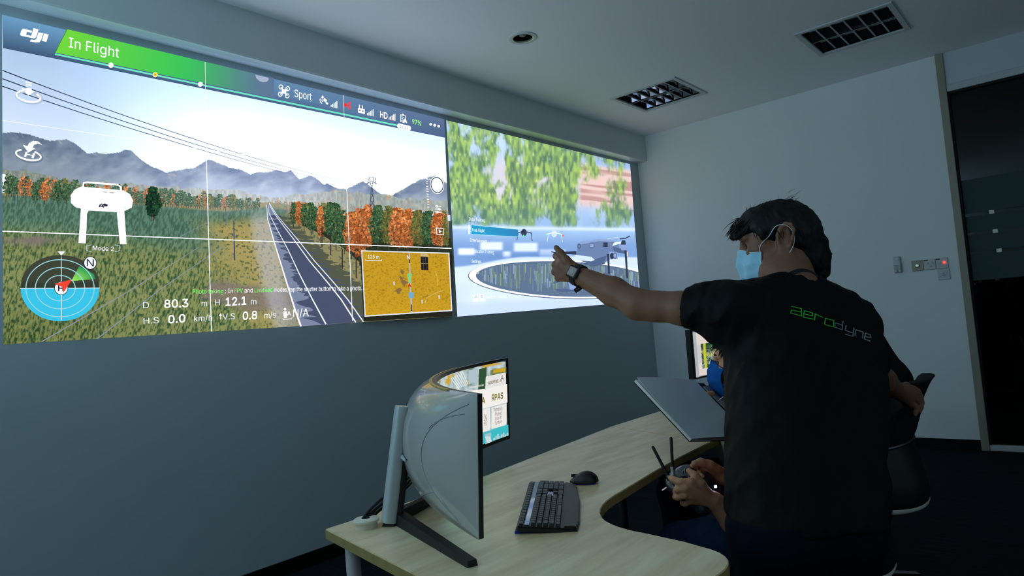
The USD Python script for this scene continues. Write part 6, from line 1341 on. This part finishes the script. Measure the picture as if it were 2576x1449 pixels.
# binder
bd = thing('ring_binder', 'large open ring binder of clear-sleeved pages held above the far desk corner', 'binder')
TL, BL, TR = P(1599, 954, 2.40), P(1740, 1104, 2.26), P(1747, 958, 2.52); BRb = TR + (BL - TL)
nB = unit(np.cross(TR - TL, BL - TL)); nB = nB if nB @ FWD < 0 else -nB
def sheet_b(o, th, wav, inset=0.0, n=25):
    V = []
    for oo in (o, o + th):
        for j in range(n):
            for i in range(n):
                a_, b2 = inset + (1 - 2 * inset) * i / (n - 1), inset + (1 - 2 * inset) * j / (n - 1); p = TL * (1 - a_) * (1 - b2) + TR * a_ * (1 - b2) + BRb * a_ * b2 + BL * (1 - a_) * b2
                V.append(p + nB * (oo + wav * (.007 * (1 + math.sin(3.0 * a_ + .6)) * (1 - b2) ** 2 + .004 * (1 + math.sin(7 * b2 + 2 * a_)) * b2 * math.sin(math.pi * a_))))
    V = np.array(V); N = n * n; i = np.arange(N).reshape(n, n); q = np.vstack([np.stack([i[:-1, :-1], i[:-1, 1:], i[1:, 1:]], -1).reshape(-1, 3), np.stack([i[:-1, :-1], i[1:, 1:], i[1:, :-1]], -1).reshape(-1, 3)]); F = [q, q[:, ::-1] + N]
    for e in (i[0], i[-1][::-1], i[:, 0][::-1], i[:, -1]): F += [np.stack([e[1:], e[:-1], e[:-1] + N], 1), np.stack([e[1:], e[:-1] + N, e[1:] + N], 1)]
    mm = trimesh.Trimesh(V, np.vstack(F), process=False); mm.fix_normals(); return mm
obj('cover', sheet_b(-.017, .003, 0), 'binder_cover', bd); obj('page_stack', sheet_b(-.013, .0105, .0, .002), 'paper_edge', bd, smooth=30, label='stack of white pages'); obj('clear_sleeve', sheet_b(-.0012, .0012, 1.0), 'plastic_sleeve', bd, smooth=30, label='clear grey plastic sleeve on top')
ax_b = unit(BL - TL); out_b = unit(TR - TL); sp0, sp1 = TR + out_b * .004, BRb + out_b * .004; rise = unit(nB * .8 + out_b * .6)
obj('spine', trimesh.convex.convex_hull(np.array([p + o_ for p in (sp0, sp1) for o_ in (nB * -.014, nB * -.010, out_b * .05 + nB * -.016, out_b * .05 + nB * -.012)])), 'binder_cover', bd)
obj('back_cover', trimesh.convex.convex_hull(np.array([p + o_ for p in (sp0 + out_b * .05 - nB * .018, sp1 + out_b * .05 - nB * .018) for o_ in (nB * 0, nB * .003, unit(out_b * .45 - nB * .9) * .22, unit(out_b * .45 - nB * .9) * .22 + nB * .003)])), 'binder_cover', bd)
for k in (.40, .60):
    c0 = sp0 * (1 - k) + sp1 * k; a = np.linspace(-.2, np.pi + .1, 20)[:, None]; cc_ = c0 + out_b * .020; obj('ring', tube(cc_ + .021 * (np.cos(a) * out_b) + nB * (.008 + .030 * np.sin(a)), .0022, 8), 'chrome', bd, smooth=True, label='steel binder ring')
obj('ring_rail', trimesh.convex.convex_hull(np.array([p + o_ for p in (sp0 * .9 + sp1 * .1, sp0 * .1 + sp1 * .9) for o_ in (out_b * .012 + nB * -.006, out_b * .034 + nB * .0, out_b * .014 + nB * .0, out_b * .032 + nB * .006)])), 'aluminium', bd)

# ---- the person standing behind
D_ = thing('person', 'person in black standing mostly hidden behind the pointing one, ear and neck showing', 'person')
fD = hdir(FH * .93 - RH * .25); RD = headR(fD, .0); oD = P(2030, 652, 2.80); nD = P(2032, 722, 2.80); nD2 = nD
b = Blob(); XD_ = add_head(b, RD, oD, 1.0, es=1.15); b.cone(oD + RD @ np.array([-.02, 0, -.05]), nD + UP * -.03, .060, .064, .03)
sc = nD + UP * -.10; sDL, sDR = sc + RD[:, 1] * .17, sc - RD[:, 1] * .16; hD = np.array([nD[0], nD[1], .82]) ; hDL, hDR = hD + RD[:, 1] * .09, hD - RD[:, 1] * .09; aDL, aDR = floor_pt(hDL, RD[:, 1] * .02, .085), floor_pt(hDR, -RD[:, 1] * .02, .085)
eDR, wDR = P(2245, 955, 2.74), P(2180, 1040, 2.62); eDL, wDL = sDL + UP * -.28 + RD[:, 1] * .05, sDL + UP * -.42 + fD * .16
b.cone(sDL, sDR, .055, .055, .05); b.cone(sc + UP * -.06, hD + UP * .1, .105, .10, .06); b.cone(hDL, hDR, .085, .085, .05); leg_set(b, hDL, (hDL + aDL) / 2 + fD * .02, aDL, .085, .058, .042); leg_set(b, hDR, (hDR + aDR) / 2 + fD * .02, aDR, .085, .058, .042)
for s_, e_, w_2 in ((sDL, eDL, wDL), (sDR, eDR, wDR)):
    b.chain([s_, e_], [.05, .042], .02); b.chain([e_, w_2], [.041, .028], .02); dv = unit(w_2 - e_); sv = unit(np.cross(dv, UP)); K = [w_2 + dv * .085 + sv * o_ for o_ in (-.026, -.009, .009, .025)]
    for q in K: b.cone(w_2, q, .02, .012, .014)
    fingers(b, K, [dv] * 4, [(.3, .5, .4)] * 4, [(.034, .024, .018)] * 4, [.0095] * 4, np.cross(sv, dv)); b.chain([w_2 + dv * .02 - sv * .02, w_2 + dv * .05 - sv * .045, w_2 + dv * .08 - sv * .05], [.015, .012, .009], .008)
for a in (aDL, aDR): b.cone(a + UP * -.045, a + fD * .12 + UP * -.06, .03, .022, .02)
obj('body', b.mesh(.006), 'skin_shaded', D_, smooth=True); face_details(D_, XD_); obj('hair', hair_cap(RD, oD, .90, .128, 41, nape=-.085).mesh(.006), 'hair', D_, smooth=True)
ms, g_ = mask_sheet(XD_, 1.0, -.118, -.004, 1.02, .004); mk = obj('face_mask', ms, 'mask_blue', D_, smooth=45); ear_loops(D_, XD_, 1.0, g_, mk, 'mask_loop')
b = Blob(); b.cone(sDL, sDR, .072, .072, .05); b.cone(sc + UP * -.05, hD + UP * .0, .12, .12, .06)
for sx in (-1, 1): b.cone(sc + UP * -.1 + RD[:, 1] * .08 * sx, hD + RD[:, 1] * .07 * sx, .11, .11, .06)
b.cone(nD + UP * -.035, nD + UP * -.07, .074, .085, .03)
for s_, e_, w_2 in ((sDL, eDL, wDL), (sDR, eDR, wDR)): q = e_ * .1 + w_2 * .9; b.chain([s_, e_], [.074, .064], .03); b.chain([e_, q], [.064, .042], .03); b.slab(q, w_2 - e_, (q, .05))
b.ruffle(folds(sc, .005, 9, 17)); b.slab(hD + UP * -.06, -UP); b.cone(nD + UP * .06, nD + UP * -.03, .067, .068, .006, True); obj('jacket', b.mesh(.008), 'black_shirt', D_, smooth=60, label='black long-sleeved top')
b = Blob(); leg_set(b, hDL, (hDL + aDL) / 2, aDL + UP * .02, .10, .075, .06, .04); leg_set(b, hDR, (hDR + aDR) / 2, aDR + UP * .02, .10, .075, .06, .04); b.cone(hDL, hDR, .105, .105, .05); b.slab(hD + UP * .1, UP); obj('trousers', b.mesh(.01), 'navy_trousers', D_, smooth=60); shoe(D_, aDL, fD); shoe(D_, aDR, fD)

# ------------------------------------------------------------ chairs in place
c1 = make_chair('black office chair at the right with a person\'s hand resting on its back')
fc = hdir(-RH * .72 + FH * .69); bk = P(2288, 1000, 2.56); az = math.atan2(fc[1], fc[0]); base = np.array([bk[0], bk[1], 0]) + fc * .30
c1.ClearXformOpOrder(); M = Gf.Matrix4d().SetRotate(Gf.Rotation(Gf.Vec3d(0, 0, 1), math.degrees(az))); M.SetTranslateOnly(Gf.Vec3d(*base.tolist())); c1.AddTransformOp(opSuffix='place').Set(M)
copy_of(c1, np.array([hc[0], hc[1], 0]) - np.array([0, 0, 0]) + fB * .02, math.atan2(fB[1], fB[0]), 'black office chair under the person holding the flight controller')
copy_of(c1, np.array([hC_[0], hC_[1], 0]) + fC * .02, math.atan2(fC[1], fC[0]), 'black office chair under the person with the binder')
